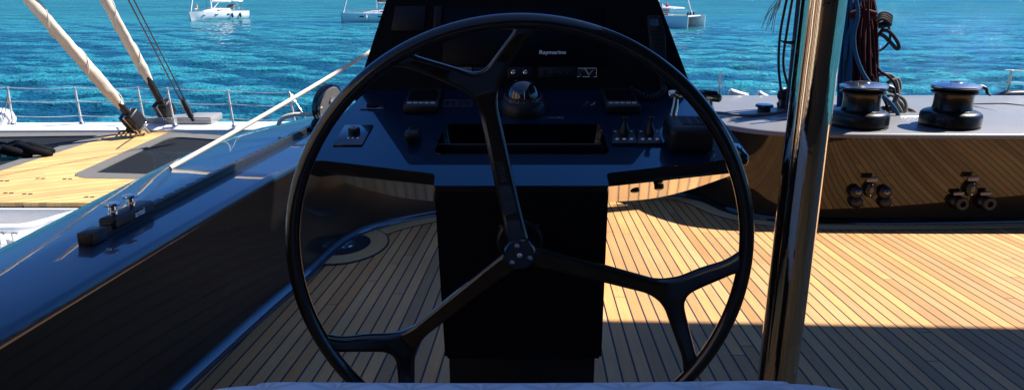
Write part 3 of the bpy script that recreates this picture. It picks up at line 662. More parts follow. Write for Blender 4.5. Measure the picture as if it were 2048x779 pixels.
# winch rockers
for cx in (1247, 1298):
    rp = dplate([(cx-22, 262), (cx+20, 262), (cx+27, 291), (cx-23, 291)], .008, 'rocker_plate', 'black_satin', cons)
    q = dl(cx+1, 276); m_ = DM @ Matrix.Translation((q.x, q.y+.004, .006))
    k = MB(); k.tube([m_ @ Vector((0, 0, 0)), m_ @ Vector((0, .002, .012)), m_ @ Vector((0, .004, .028)), m_ @ Vector((0, .006, .036)), m_ @ Vector((0, .007, .046)), m_ @ Vector((0, .008, .052))], [.013, .0145, .009, .0055, .0085, .0075], 16); k.build('rocker_lever', 'black_satin', rp, 60)
    for j in (-14, 0, 15):
        q = dl(cx+j+1, 284); k = MB(); k.lathe([(.0003, .008), (.005, .008), (.0046, .0100), (.0036, .0104), (.0034, .0095), (.0003, .0095)], 14, DM @ Matrix.Translation((q.x, q.y, 0))); k.build('button', 'print', rp)
    for j, s_ in ((-17, 1), (16, -1)):
        q = dl(cx+j, 268); k = MB(); k.prism([(-.004*s_, 0), (.003*s_, .003), (.003*s_, -.003)], .008, .0086, DM @ Matrix.Translation((q.x, q.y, 0))); k.build('arrow_print', 'print', rp)
# engine control: raised binnacle with two chrome levers
bn = MB(); q = dl(1392, 322)
ql, qr = dl(1338, 322), dl(1446, 318)
m_ = DM @ Matrix.Translation(((ql.x+qr.x)/2-.004, ql.y+.085, 0)); wv = (qr.x-ql.x)*.92
bn.box((0, .012, .036), (wv*.92, .11, .070), bev=.018, seg=4, mtx=m_); bo_ = bn.build('throttle_binnacle', 'black_satin', cons)
k = MB(); k.box((.008, .016, .0715), (wv*.48, .06, .003), bev=.001, seg=1, mtx=m_)
kb = k.build('throttle_keypad', 'dark_panel', bo_)
k = MB()
for i in range(4):
    for j in range(3): k.box((-.012+j*.022, -.004+i*.013, .0735), (.015, .0018, .0012), mtx=m_)
k.build('keypad_lines', 'print_dim', kb)
def lever(px0, px1, py0, py1, side, name):
    # pivot disc on the binnacle cheek, curved arm, horizontal grip
    zc = 1.70; b0 = PY(px0, 262, 1.80); t0 = PY(px1, 196, 1.86)
    k = MB(); k.lathe([(.001, -.012), (.02, -.012), (.024, -.006), (.024, .006), (.02, .012), (.001, .012)], 26, frame(b0, (0, 1, 0), z=(1, 0, 0))); l_ = k.build(name, 'chrome', bo_)
    arm = crom([b0, b0.lerp(t0, .35)+Vector((-.006*side, .0, 0)), b0.lerp(t0, .75)+Vector((-.001*side, .0, 0)), t0], 6)
    k = MB(); k.tube(arm, [.0165*(1-.35*i/len(arm)) for i in range(len(arm))], 12, ell=.55); k.build('lever_arm', 'chrome', l_, 60); return t0, l_
t0, l0 = lever(1349, 1352, 0, 0, 1, 'throttle_lever'); t1, l1 = lever(1424, 1419, 0, 0, -1, 'throttle_lever')
k = MB(); k.tube(crom([t0+Vector((-.022, 0, .010)), t0+Vector((-.008, 0, .011)), t0+Vector((.004, 0, .008)), t0+Vector((.012, 0, .002))], 5), [.009]+[.0115]*13+[.010, .004], 14, ell=.8); k.build('lever_grip', 'chrome', l0, 60)
g0 = t1+Vector((-.040, 0, .010)); g1 = t1+Vector((.025, 0, .006)); gp = crom([g0, g0.lerp(g1, .3)+Vector((0, 0, .001)), g0.lerp(g1, .75), g1], 5)
k = MB(); k.tube(gp, [.010]+[.0145]*(len(gp)-4)+[.0125, .009, .003], 16, ell=.8); k.build('lever_grip', 'black_gloss', l1, 60)
k = MB(); k.tube([p+Vector((.008, -.004, -.006)) for p in gp[5:]], [.0115]*(len(gp)-8)+[.010, .007, .003], 14); k.build('grip_trim', 'chrome', l1, 60)
# round cap on the dash corner at the right
q = dl(1478, 318); k = MB(); k.box((q.x, q.y+.03, .0), (.05, .09, .036), bev=.016, seg=4, mtx=DM); k.build('corner_cap', 'black_gloss', cons)
# pedestal bolts and side latch
for px, py in ((1074, 451), (1003, 453)):
    k = MB(); k.lathe([(.001, 0), (.0062, 0), (.0055, .003), (.001, .0035)], 16, frame(PY(px, py, 1.5548), (1, 0, 0), z=(0, -1, 0))); k.build('bolt', 'steel_dark', cons)
k = MB(); k.lathe([(.001, 0), (.056, 0), (.056, .010), (.050, .014), (.001, .014)], 36, frame(PY(1040, 480, 1.5545), (1, 0, 0), z=(0, -1, 0))); k.cyl(WP(0, 0, -.05), WP(0, 0, -.135), .022); k.build('steering_boss', 'black_satin', cons)
c_ = yy(1215, 478, 1.70); k = MB(); k.lathe([(.001, 0), (.018, 0), (.018, .012), (.001, .014)], 24, frame((b1.x-.004, 1.72, c_.z), (0, 1, 0), z=(1, 0, 0))); k.build('side_latch', 'black_satin', cons)
# ---------------------------------------------------------------- polished post
pp = PY(1648, 0, 1.44); PX = pp.x; prad = .0435
po = empty('support_post', (PX, 1.44, zdeck(1.44)), 'thick polished steel post standing on the teak right of the wheel', 'post')
k = MB(); k.cyl((PX, 1.44, zdeck(1.44)), (PX, 1.44, 2.95), prad, n=64); k.build('post_tube', 'chrome', po, 60)
k = MB(); k.lathe([(prad+.001, 0), (.085, 0), (.085, .008), (.07, .014), (prad+.002, .02)], 40, c=(PX, 1.44, zdeck(1.44)+.002)); k.build('base_flange', 'steel', po)
# ---------------------------------------------------------------- helm seat
zs = PY(1040, 768, .74).z; SY = .74
st = empty('quilted_chair', (.02, .55, zdeck(.5)), 'pale blue quilted helm seat back at the bottom edge of the view', 'seat')
def pad(x0, x1, name, mt, zl, zr, mid=0, th=.13, lob=.035):
    k = MB(); rows = []; n_ = 28
    for i in range(n_+1):
        t = i/n_; x = x0+(x1-x0)*t; zt = zl+(zr-zl)*t-mid*math.sin(math.pi*t); e_ = min(t, 1-t)*(x1-x0); rr = lob*(1-math.sqrt(max(0, 1-min(1, e_/lob)))) if False else 0
        sh = max(0, 1-e_/.01)**2*.0015
        prof = []
        for a_ in np.linspace(0, math.pi, 11): prof.append(Vector((x, SY-.03+.045*math.cos(a_)*(1-sh*8)-.015*0, zt-.045-sh+.045*math.sin(a_))))
        prof += [Vector((x, SY-.075, zt-.42)), Vector((x, SY+.015, zt-.42))]
        rows.append(prof)
    k.rings(rows); return k.build(name, mt, st, 40)
xa, xb, xc, xd = [PY(p, 768, SY).x for p in (408, 528, 1562, 1700)]
z_ = lambda py: PY(1040, py, SY).z+.011
pad(xb, xc, 'quilted_back', 'quilt', z_(762.5), z_(759.5), .003)
k = MB()
for (x0, x1, zA, zB) in ((xa, xb-.001, z_(779), z_(765)), (xc+.001, xd, z_(761.5), z_(779))):
    rows = []
    for i in range(17):
        t = i/16; x = x0+(x1-x0)*t; tt = t if x0 < 0 else 1-t; zt = min(zA, zB)+(max(zA, zB)-min(zA, zB))*math.sin(tt*math.pi/2)**.8
        rows.append([Vector((x, SY-.035+.042*math.cos(a_), zt-.042+.042*math.sin(a_))) for a_ in np.linspace(0, math.pi, 11)]+[Vector((x, SY-.077, zt-.40)), Vector((x, SY+.007, zt-.40))])
    k = MB(); k.rings(rows); k.build('side_bolster', 'vinyl', st, 40)
for x in (xb-.0005, xc+.0005):
    k = MB(); zt = z_(762.5) if x < 0 else z_(759.5); k.tube([Vector((x, SY-.033+.0430*math.cos(a_), zt-.045+.0430*math.sin(a_))) for a_ in np.linspace(0, math.pi, 15)], .0012, 8); k.build('piping', 'vinyl', st, 60)
k = MB(); k.box((.02, SY-.28, zdeck(.5)+.50), (.8, .42, .14), bev=.04, seg=4); k.build('seat_cushion', 'vinyl', st)
k = MB(); k.box((.02, SY-.25, zdeck(.5)+.215), (.5, .3, .426), bev=.01); k.build('seat_base', 'black_satin', st)
q = PY(1775, 776, SY); k = MB(); k.box((q.x, SY-.04, q.z-.05), (.055, .08, .1), bev=.02, seg=4); k.build('armrest', 'vinyl', st)
k = MB(); k.box((q.x, SY-.04, q.z-.2), (.02, .03, .3)); k.box((q.x-.06, SY-.04, q.z-.34), (.2, .03, .03)); k.build('armrest_bracket', 'steel', st)
# ---------------------------------------------------------------- winches
def winch(loc, label):
    w_ = empty('winch', loc, label, 'winch', 'winches on the grey coaming'); L = Vector(loc)
    k = MB(); k.lathe([(.001, 0), (.198, 0), (.202, .006), (.202, .034), (.197, .038), (.197, .042), (.202, .046), (.203, .108), (.198, .126), (.184, .140), (.160, .149), (.132, .155), (.120, .162)], 64, c=L); b_ = k.build('winch_base', 'black_coat', w_, 40)
    k = MB(); k.lathe([(.1972, .0385), (.1995, .040), (.1972, .0415)], 64, c=L); k.build('base_ring', 'rope_red', b_)
    k = MB(); k.lathe([(.134, .150), (.130, .17), (.127, .19), (.126, .24), (.129, .262), (.132, .272), (.132, .280)], 64, c=L); k.build('drum', 'black_coat', w_, 40)
    k = MB(); k.lathe([(.10, .268), (.136, .270), (.156, .277), (.156, .286), (.138, .292), (.134, .295), (.138, .298), (.158, .304), (.158, .316), (.10, .320)], 64, c=L); k.build('self_tailer_jaws', 'black_coat', w_, 40)
    k = MB(); k.lathe([(.10, .3165), (.160, .3170), (.163, .321), (.160, .328), (.125, .342), (.070, .351), (.045, .353)], 64, c=L); t_ = k.build('top_cap', 'steel', w_, 40)
    k = MB(); k.lathe([(.001, .350), (.047, .352), (.043, .357), (.020, .357), (.018, .353), (.001, .353)], 30, c=L); k.build('handle_socket', 'steel_dark', t_)
    for a_ in range(5): 
        k = MB(); k.lathe([(.001, 0), (.007, 0), (.006, .003), (.001, .0035)], 12, c=L+Vector((.09*math.cos(a_*1.2566), .09*math.sin(a_*1.2566), .349))); k.build('screw', 'steel', t_)
    k = MB(); k.tube(crom([L+Vector((.13, -.01, .317)), L+Vector((.18, -.02, .318)), L+Vector((.205, -.03, .305)), L+Vector((.212, -.04, .275)), L+Vector((.235, -.045, .262))], 5), [.02]*6+[.016]*5+[.012]*5+[.009]*5, 12, ell=.7); k.build('self_tailer_arm', 'black_satin', w_, 60)
    k = MB(); k.tube([L+Vector((-.16, -.02, .135)), L+Vector((-.135, -.02, .160)), L+Vector((-.10, -.02, .165))], [.008, .014, .014], 10); k.build('line_stripper', 'black_satin', w_, 60)
    return w_
zr = -1.0+.012
q = PZ(1896, 259, zr); w1 = winch((q.x, q.y, zr), 'black winch with bright steel cap nearest the far right of the coaming')
q = PZ(1715, 259, zr); w2 = copy_tree(w1); w2.location = (q.x, q.y, zr); w2['label'] = 'black winch partly hidden by the polished post, below the hanging rope coils'
for ch in bpy.data.objects:
    if ch.parent == w2 and ch.name.startswith(('self_tailer_arm', 'line_stripper')): pass
# ---------------------------------------------------------------- fittings on the coaming face
def face_pt(px, py, off=.0):
    # intersection with the near inner wall (about Y = 4.72 .. 4.8)
    p = PY(px, py, 4.74); t = (p.z+1.0)/(zdeck(4.8)+1.0); return PY(px, py, 4.66+.15*t-off)
def fit_round(px, py, r_, dep, mt, name, par, hole=False):
    c_ = face_pt(px, py); prof = [(.001, -.03), (r_, -.03), (r_, dep), (r_*.85, dep+.008)]
    prof += [(r_*.45, dep+.008), (r_*.4, dep-.02), (.001, dep-.02)] if hole else [(r_*.5, dep+.014), (.001, dep+.016)]
    k = MB(); k.lathe(prof, 28, frame(c_, (1, 0, 0), z=(0, -1, .1))); return k.build(name, mt, par, 40)
def foot_switch(x, y, open_, label):
    """a deck switch with its hinged flip cover"""
    f = empty('foot_switch', face_pt(x, y), label, 'switch', 'round switches on the coaming wall')
    fit_round(x, y, .046, .014, 'black_satin', 'switch_body', f); fit_round(x+1, y-1, .026, .026, 'steel_dark', 'push_button', f)
    if open_: fit_round(x-1, y+19, .044, .022, 'black_satin', 'flip_cover', f)
    return f
foot_switch(1712, 384, 1, 'black foot switch with open cover, just right of the polished post')
foot_switch(1769, 384, 1, 'black foot switch with open cover, right of the first oval switch')
def oval(x, y, label):
    f = empty('foot_switch', face_pt(x, y), label, 'switch', 'round switches on the coaming wall')
    c_ = face_pt(x, y); m_ = frame(c_, (1, 0, 0), z=(0, -1, .1)) @ Matrix.Diagonal((.8, 1.15, 1, 1))
    k = MB(); k.lathe([(.001, -.03), (.050, -.03), (.050, .008), (.042, .014), (.001, .016)], 30, m_); k.build('switch_body', 'black_satin', f)
    k = MB(); k.lathe([(.001, .015), (.020, .015), (.018, .022), (.001, .023)], 20, m_); k.build('push_button', 'olive', f)
    k = MB()
    for s_ in (-1, 1): k.lathe([(.001, .012), (.006, .012), (.005, .018), (.001, .018)], 12, m_ @ Matrix.Translation((.006*s_, .034*s_, 0)))
    k.build('screw', 'steel', f)
    c2 = face_pt(x+2, y-21); k = MB(); k.box(c2+Vector((0, -.006, 0)), (.08, .016, .038), bev=.006); k.build('name_plate', 'steel_dark', f)
oval(1741, 379, 'oval black switch between the two open foot switches, under a small plate')
oval(1943, 377, 'oval black switch above the two round sockets at far right')
for x_, lb in ((1916, 'left black round socket of the pair low on the coaming at far right'), (1970, 'right black round socket of the pair low on the coaming at far right')):
    f = empty('wall_socket', face_pt(x_, 405), lb, 'socket', 'black sockets on the coaming wall'); fit_round(x_, 405, .050, .05, 'black_satin', 'socket_body', f, True)
    fit_round(x_-9, 401, .038, .02, 'black_satin', 'socket_collar', f)
    k = MB(); k.box(face_pt(x_, 386)+Vector((0, -.006, 0)), (.08, .018, .03), bev=.006); k.build('name_plate', 'steel_dark', f)
# recessed hatch and slot on the coaming top
def ztr(x, y): return -1.0
def zc_(p, z): return PZ(p[0], p[1], z)
hp = [PZ(*p, -.974) for p in ((1928, 211), (2010, 209), (2048, 214), (2110, 218), (2150, 232), (2060, 236), (2000, 227))]
hc = empty('recessed_hatch', sum(hp, Vector())/len(hp), 'sunken hatch with olive inset in the grey coaming at the right edge', 'hatch')
fp = fillet([(p.x, p.y) for p in hp], [.12]*7); zt_ = -.974
k = MB(); k.rings([[Vector((p.x, p.y, zt_-.010)) for p in fp], [Vector((p.x, p.y, zt_+.016)) for p in fp], [Vector((p.x*.985+.06, p.y*.985+.09, zt_+.016)) for p in fp], [Vector((p.x*.985+.06, p.y*.985+.09, zt_+.002)) for p in fp]], cap=False); k.build('hatch_frame', 'black_satin', hc)
k = MB(); k.prism([(p.x*.985+.06, p.y*.985+.09) for p in fp], zt_+.001, zt_+.003); k.build('hatch_panel', 'olive', hc)
k = MB(); a_, b_ = PZ(1805, 244, -.978), PZ(1850, 244, -.978); k.box(((a_+b_)/2), (b_.x-a_.x, .06, .012), bev=.003)
tag(k.build('slot_cover', 'black_satin'), 'narrow dark slot cover beside the left side of the right winch', 'cover')
k = MB(); a_, b_ = PZ(1800, 237, -.975), PZ(1842, 236, -.975); k.tube([a_+Vector((0, 0, .012)), b_+Vector((0, 0, .012))], .01, 10); k.box(a_, (.03, .03, .02)); k.box(b_, (.03, .03, .02))
tag(k.build('pad_eye', 'steel'), 'thin steel bar eye beside the grey rope end behind the winches', 'pad eye')
# ---------------------------------------------------------------- running rigging hung at the mast
def ropes(k, n_, x0, x1, ytop, ybot, Y0, rad, wob=6, drift=0, pull=0):
    for i in range(n_):
        t = (i+.5)/n_; bx = x0+(x1-x0)*t+random.uniform(-3, 3); Yd = Y0+random.uniform(-.09, .09); ph = random.uniform(0, 6)
        pts = []
        for j in range(10):
            s_ = j/9; py = ytop+(ybot-ytop)*s_; pinch = 1-.35*math.exp(-((s_-.12)/.1)**2)
            px = (x0+x1)/2+(bx-(x0+x1)/2)*pinch+wob*math.sin(ph+s_*4)*.35+drift*s_+pull*s_**3*t
            pts.append(PY(px, py, Yd))
        k.tube(crom(pts, 4), rad, 7)
def loop(k, pts, Y, rad, closed=False, dY=.0):
    P = [PY(p[0], p[1], Y+dY*math.sin(i*1.3)) for i, p in enumerate(pts)]; k.tube(crom(P, 7, closed), rad, 8, closed)
RY = 5.72; RD = .0135
k = MB(); ropes(k, 22, 1698, 1754, -45, 215, RY, RD*1.15); ropes(k, 18, 1696, 1752, -45, 210, RY+.12, RD*1.15); ropes(k, 5, 1712, 1748, 0, 252, RY-.1, RD*.8, 8, 4, 26)
loop(k, [(1712, 205), (1716, 240), (1738, 250), (1752, 240), (1748, 205), (1742, 160)], RY-.18, RD*.8); loop(k, [(1745, 150), (1752, 200), (1768, 236), (1756, 249), (1730, 244), (1722, 215)], RY-.2, RD*.7)
loop(k, [(1735, 60), (1742, 110), (1758, 140), (1775, 152), (1790, 170), (1788, 200), (1770, 215), (1760, 240)], RY-.1, RD*.8); loop(k, [(1741, 145), (1758, 180), (1775, 215), (1770, 240), (1746, 252)], RY-.16, RD*.8)
loop(k, [(1700, 28), (1725, 22), (1752, 28)], RY-.16, .02); loop(k, [(1700, 34), (1725, 30), (1752, 35)], RY-.16, .02)
tag(k.build('rope_coil', 'rope_red', None, 60), 'thick hank of burgundy rope hanging from the mast above the left winch', 'rope', 'ropes hung at the mast')
k = MB(); ropes(k, 8, 1684, 1710, -45, 225, RY-.05, RD*1.05, 5, -10); loop(k, [(1710, -10), (1716, 30), (1708, 70), (1712, 110), (1728, 150), (1752, 180), (1780, 205), (1796, 230), (1790, 248), (1765, 256), (1745, 255)], RY-.26, RD*1.2)
loop(k, [(1722, -10), (1712, 30), (1696, 70), (1690, 120)], RY-.12, RD*1.1)
tag(k.build('rope_coil', 'rope_blue', None, 60), 'blue rope hank hanging just right of the polished post', 'rope', 'ropes hung at the mast')
k = MB()
for j in range(4): loop(k, [(1752, 36+j*3), (1766, 26+j*4), (1782-j, 32+j*5), (1778, 42+j*3), (1758, 48+j*2)], RY-.05-j*.015, .014)
loop(k, [(1762, 62), (1776, 62), (1790, 76), (1798, 92), (1794, 98), (1782, 86), (1770, 74), (1760, 68)], RY-.1, .0145); loop(k, [(1775, 45), (1780, 66), (1778, 84), (1762, 100), (1752, 96), (1756, 72), (1770, 50)], RY-.02, .010)
tag(k.build('rope_coil', 'rope_dark', None, 60), 'black rope knot with a loop sticking out over the sea, right of the burgundy hank', 'rope', 'ropes hung at the mast')
k = MB()
for pts in ([(1757, 150), (1780, 150), (1793, 165), (1796, 190), (1786, 215), (1800, 240), (1812, 232), (1800, 205), (1782, 190), (1768, 200)], [(1776, 165), (1795, 158), (1800, 180), (1790, 200), (1802, 225), (1796, 245), (1782, 235)],
            [(1760, 170), (1785, 185), (1808, 200), (1812, 218), (1798, 228), (1780, 215), (1774, 240), (1790, 250)], [(1790, 222), (1806, 216), (1822, 220), (1831, 226), (1826, 230)], [(1765, 215), (1785, 222), (1805, 228), (1826, 226)]):
    loop(k, pts, RY-.1, .0145, dY=.04)
tag(k.build('rope_coil', 'rope_grey', None, 60), 'heap of dark grey rope loops lying between the two winches', 'rope', 'ropes hung at the mast')
# shroud / track pole with cleat left of the post
SYp = 5.6; sb = PZ(1578, 228, -.985); stp = PY(1608, -60, sb.y+.15)
sh = empty('rigging_pole', sb, 'slim dark vertical pole with a small cleat, left of the polished post', 'pole')
k = MB(); k.tube([sb, stp, stp+(stp-sb)*6], .036, 18); k.build('pole_tube', 'navy', sh)
c_ = sb.lerp(stp, (228-82)/288); k = MB(); k.tube(crom([c_+Vector((-.14, -.03, .015)), c_+Vector((-.10, -.03, .0)), c_+Vector((.0, -.03, -.005))], 4), [.006]*3+[.012]*3+[.018]*3, 10); k.box(c_+Vector((-.01, -.03, 0)), (.06, .05, .11), bev=.012); k.build('cleat', 'black_satin', sh)
bl = empty('turning_block', PZ(1566, 226, -.985), 'small dark deck block with ropes, at the foot of the slim pole', 'block')
B0 = PZ(1566, 220, -.985); k = MB(); k.lathe([(.001, -.03), (.055, -.03), (.06, -.02), (.045, 0), (.06, .02), (.055, .03), (.001, .03)], 24, frame(B0+Vector((0, 0, .13)), (0, 0, 1), z=(.3, -1, 0))); k.build('sheave', 'black_satin', bl)
k = MB(); k.box(B0+Vector((0, 0, .05)), (.09, .07, .1), bev=.02); k.box(B0+Vector((0, 0, .0)), (.16, .12, .02), bev=.004); k.build('block_base', 'steel_dark', bl)
k = MB()
for dx, tx in ((-4, 1580), (4, 1590)): k.tube(crom([B0+Vector((dx*.01, -.03, .14)), PY(1562+dx*1.2, 130, B0.y), PY(1568+dx*1.6, 60, B0.y), PY(tx, -30, B0.y)], 6), .011, 7)
tag(k.build('tackle_line', 'rope_dark', None, 60), 'pair of thin dark lines rising from the small deck block', 'rope')
k = MB(); loop(k, [(1556, 205), (1560, 222), (1580, 226), (1588, 214), (1576, 200)], B0.y-.06, .012); ll = [(1588, 210), (1582, 219), (1560, 225), (1530, 229), (1500, 231), (1470, 230), (1440, 226), (1400, 226)]
P = [PZ(p[0], p[1], -.955) for p in ll]; k.tube(crom(P, 6), .0125, 8)
tag(k.build('halyard', 'rope_grey', None, 60), 'grey line running left across the coaming round the low round pad', 'rope')
pd_ = PZ(1527, 228, -.985); pd = empty('deck_pad', pd_, 'low round black pad on the grey coaming left of the post', 'pad')
k = MB(); k.lathe([(.001, 0), (.06, 0), (.052, .03), (.052, .055), (.062, .062)], 30, c=pd_); k.build('pad_stem', 'black_satin', pd)
k = MB(); k.lathe([(.001, .0615), (.072, .0615), (.075, .070), (.066, .082), (.001, .085)], 30, c=pd_); k.build('pad_cap', 'black_gloss', pd)
k = MB()
for i in range(9):
    a_ = random.uniform(-3, 3); loop(k, [(1562+a_, -30), (1556+a_*1.5, 5+random.uniform(-5, 5)), (1545+a_*2.5, 22+random.uniform(-8, 8)), (1534+a_*3+random.uniform(-4, 4), 40+random.uniform(-14, 30))], 5.0, .0022)
tag(k.build('frayed_line', 'rope_grey', None, 60), 'frayed end of pale line dangling at the top, left of the slim pole', 'rope')
# bits beyond the coaming on the right
def stanchion(k, p, h, r_=.0125, lean=0): k.tube([p, p+Vector((lean, 0, h))], r_, 10)
f0 = PY(1441, 200, 7.3); g = empty('guard_stanchion', (f0.x, f0.y, -1.5), 'thin steel stanchion with two wires beyond the console', 'stanchion')
tp = PY(1441, 142, 7.3); k = MB(); k.tube([Vector((f0.x, 7.3, -1.5)), tp], .011, 10); k.build('stanchion_post', 'steel', g)
k = MB(); k.tube([tp-Vector((0, 0, .02)), PY(1457, 186, 7.2)], .004, 6); k.tube([tp-Vector((0, 0, .07)), PY(1450, 190, 7.2)], .004, 6); k.build('guard_wires', 'steel', g)
for (x_, y_, w_, lb) in ((1475, 188, .09, 'white rolled fender end peeping over the coaming, left of two'), (1524, 191, .05, 'small white round fender end by the slim pole foot')):
    p = PY(x_, y_, 7.15); k = MB(); k.tube(crom([p+Vector((-w_, 0, .03)), p, p+Vector((w_*1.2, 0, -.03))], 5), [.02]+[.034]*9+[.025], 14); tag(k.build('fender', 'white', None, 60), lb, 'fender', 'white fenders beyond the coaming')
p = PY(2030, 192, 7.4); k = MB(); k.tube(crom([p+Vector((-.24, 0, -.06)), p+Vector((-.12, 0, 0)), p+Vector((.3, 0, .0)), p+Vector((.8, 0, -.05))], 5), [.02]+[.05]*4+[.06]*10+[.05], 14); tag(k.build('tender_tube', 'paint_gloss', None, 60), 'dark rounded tender tube showing over the coaming at the right edge', 'tender')
g = empty('guard_stanchion', PY(2013, 190, 7.4), 'short leaning steel stanchion on the dark tube at the right edge', 'stanchion')
k = MB(); k.tube([PY(2013, 186, 7.4), PY(2024, 140, 7.4)], .016, 10); k.build('stanchion_post', 'steel', g)
k = MB(); k.tube([PY(2010, 140, 7.4), PY(2090, 144, 7.4)], .006, 6); k.tube([PY(2003, 164, 7.4), PY(2090, 168, 7.4)], .006, 6); k.build('guard_wires', 'steel', g)
# ---------------------------------------------------------------- track and car on the left coaming
def LT(px, py, h=0):   # point on the left coaming top (+ h)
    d = ray(px, py); lo, hi = .2, 12.
    for _ in range(60):
        m_ = (lo+hi)/2; p = d*m_
        if p.z > ztop(p.y)+.012+h: lo = m_
        else: hi = m_
    return d*lo
tr0, tr1 = LT(180, 490), LT(650, 246); td = (tr1-tr0).normalized()
tr = empty('sheet_track', tr0, 'long black perforated track bolted along the blue coaming', 'track')
TM = frame(tr0, td, z=(0, .055, 1))
Lt = (tr1-tr0).length
k = MB(); k.box((Lt/2, 0, .020), (Lt, .036, .038), bev=.004, mtx=TM); rl = k.build('rail', 'rail_black', tr)
k = MB()
n_ = int(Lt/.1)
for i in range(4, n_): k.lathe([(.001, .0392), (.009, .0392), (.009, .0402), (.001, .0402)], 14, TM @ Matrix.Translation((.1*i, 0, 0)))
hob = k.build('rail_holes', 'black_gloss', rl); hob['kind'] = 'stuff'
k = MB(); k.box((.02, 0, .026), (.085, .052, .044), bev=.005, mtx=TM); es = k.build('end_stop', 'black_satin', tr)
k = MB(); k.tube([TM @ Vector((.03+.009*math.cos(t), .009*math.sin(t), .0485)) for t in np.linspace(0, 6.28, 17)[:-1]], .0015, 5, True); k.build('stop_screw', 'steel', es)
k = MB(); k.box((.245, 0, .040), (.27, .062, .042), bev=.010, seg=3, mtx=TM); k.box((.135, 0, .036), (.06, .056, .034), bev=.012, seg=3, mtx=TM); car = k.build('track_car', 'black_satin', tr)
mt_ = frame(TM @ Vector((.27, -.0318, .040)), td, z=TM.to_3x3() @ Vector((0, -1, 0)))
text('antal', .030, mt_, 'lettering', 'print', car, .0005, 1.2, .0006)
for x_ in (.165, .285):
    k = MB(); k.lathe([(.001, .058), (.016, .058), (.016, .072), (.012, .078), (.012, .09), (.026, .094), (.028, .098), (.026, .103), (.001, .104)], 26, TM @ Matrix.Translation((x_, .006, 0))); k.build('pull_pin', 'steel', car)
# big block at the forward end
bp0 = LT(640, 262); bb = empty('sheet_block', bp0, 'large black sheave block with grey cheeks standing at the head of the track', 'block')
c_ = PY(655, 207, bp0.y); m_ = frame(c_, (.55, .25, .9), z=(.75, -.65, .0))
k = MB(); k.lathe([(.001, -.028), (.125, -.028), (.135, -.024), (.118, 0), (.135, .024), (.125, .028), (.001, .028)], 40, m_ @ Matrix.Diagonal((1.05, .76, 1, 1))); k.build('sheave', 'black_gloss', bb, 40)
for s_ in (1,):
    k = MB(); k.lathe([(.001, 0), (.112, 0), (.108, .012), (.001, .014)], 30, m_ @ Matrix.Translation((0, 0, .029*s_)) @ Matrix.Diagonal((1.12, .72, 1, 1))); k.build('cheek_plate', 'trim_grey', bb, 40)
k = MB(); k.lathe([(.001, 0), (.024, 0), (.02, .008), (.001, .009)], 20, m_ @ Matrix.Translation((.03, 0, .043))); k.build('axle_bolt', 'steel', bb)
k = MB(); k.tube(crom([c_+Vector((-.05, 0, -.10)), bp0+Vector((-.03, 0, .05)), bp0+Vector((-.01, 0, .0))], 5), .03, 14); k.box(bp0+Vector((0, 0, .02)), (.2, .14, .03), bev=.01); k.build('block_foot', 'black_satin', bb, 60)
k = MB(); P = [PY(*p, bp0.y-.05) for p in ((556, 250), (566, 236), (590, 229), (620, 229), (636, 226), (648, 232), (662, 236))]; k.tube(crom(P, 5), .0145, 8)
for j in range(4): k.tube([PY(636+3*math.cos(t)+j*1.5, 226+9*math.sin(t)-j, bp0.y-.07+.02*math.cos(t*2)) for t in np.linspace(0, 6.28, 15)[:-1]], .011, 7, True)
tag(k.build('lashing', 'rope_cream', None, 60), 'cream rope lashing knotted round the foot of the large sheave block', 'rope')
# ---------------------------------------------------------------- foredeck of the catamaran, lower left
ZF = -2.3
def FD(px, py, h=0): return PZ(px, py, ZF+h)
nb = empty('foredeck', FD(150, 340), 'sunlit teak foredeck with two dark trampolines, lower than the blue coaming', 'foredeck')
def sheet(name, pts, z0, z1, mt, par, bev=0, rad=None):
    q = [FD(*p) for p in pts]; q = [(v.x, v.y) for v in q]
    if rad: q = fillet(q, rad)
    k = MB(); k.prism([tuple(p) for p in q], ZF+z0, ZF+z1, bev=bev); return k.build(name, mt, par, 25)
sheet('teak_walkway', [(-420, 300), (-300, 405), (480, 409), (470, 372), (298, 358), (147, 352), (338, 264), (245, 264), (0, 341), (-200, 400)][0:0] or [(-400, 412), (560, 412), (560, 356), (152, 352), (340, 263), (250, 262), (0, 341), (-400, 470)][0:8], -.05, 0, 'teak_fore', nb) if False else None
sheet('teak_walkway', [(-260, 404), (200, 405), (420, 414), (520, 357), (145, 352), (342, 263), (240, 264), (-60, 358)], -.05, 0, 'teak_fore', nb)
tl = sheet('trampoline', [(-420, 296), (0, 270), (226, 267), (0, 338), (-60, 352), (-300, 380)], -.035, -.02, 'mesh', nb)
sheet('trampoline_hem', [(-440, 290), (0, 264.5), (243, 264.5), (130, 300), (0, 342), (-60, 358), (-64, 346), (0, 331), (120, 292), (196, 271), (0, 273.5), (-430, 302)], -.02, .003, 'trim_grey', tl)
t2 = sheet('trampoline', [(160, 350), (326, 270), (600, 280), (600, 357)], -.035, -.02, 'mesh', nb)
sheet('trampoline_hem', [(338, 264), (600, 281), (600, 290), (360, 274), (330, 277), (186, 345), (320, 349), (560, 352), (560, 362), (298, 358.5), (160, 356), (148, 348), (162, 342)], -.02, .004, 'trim_grey', t2, rad=[0, 0, 0, .1, .1, .1, 0, 0, 0, 0, .15, .15, .1])
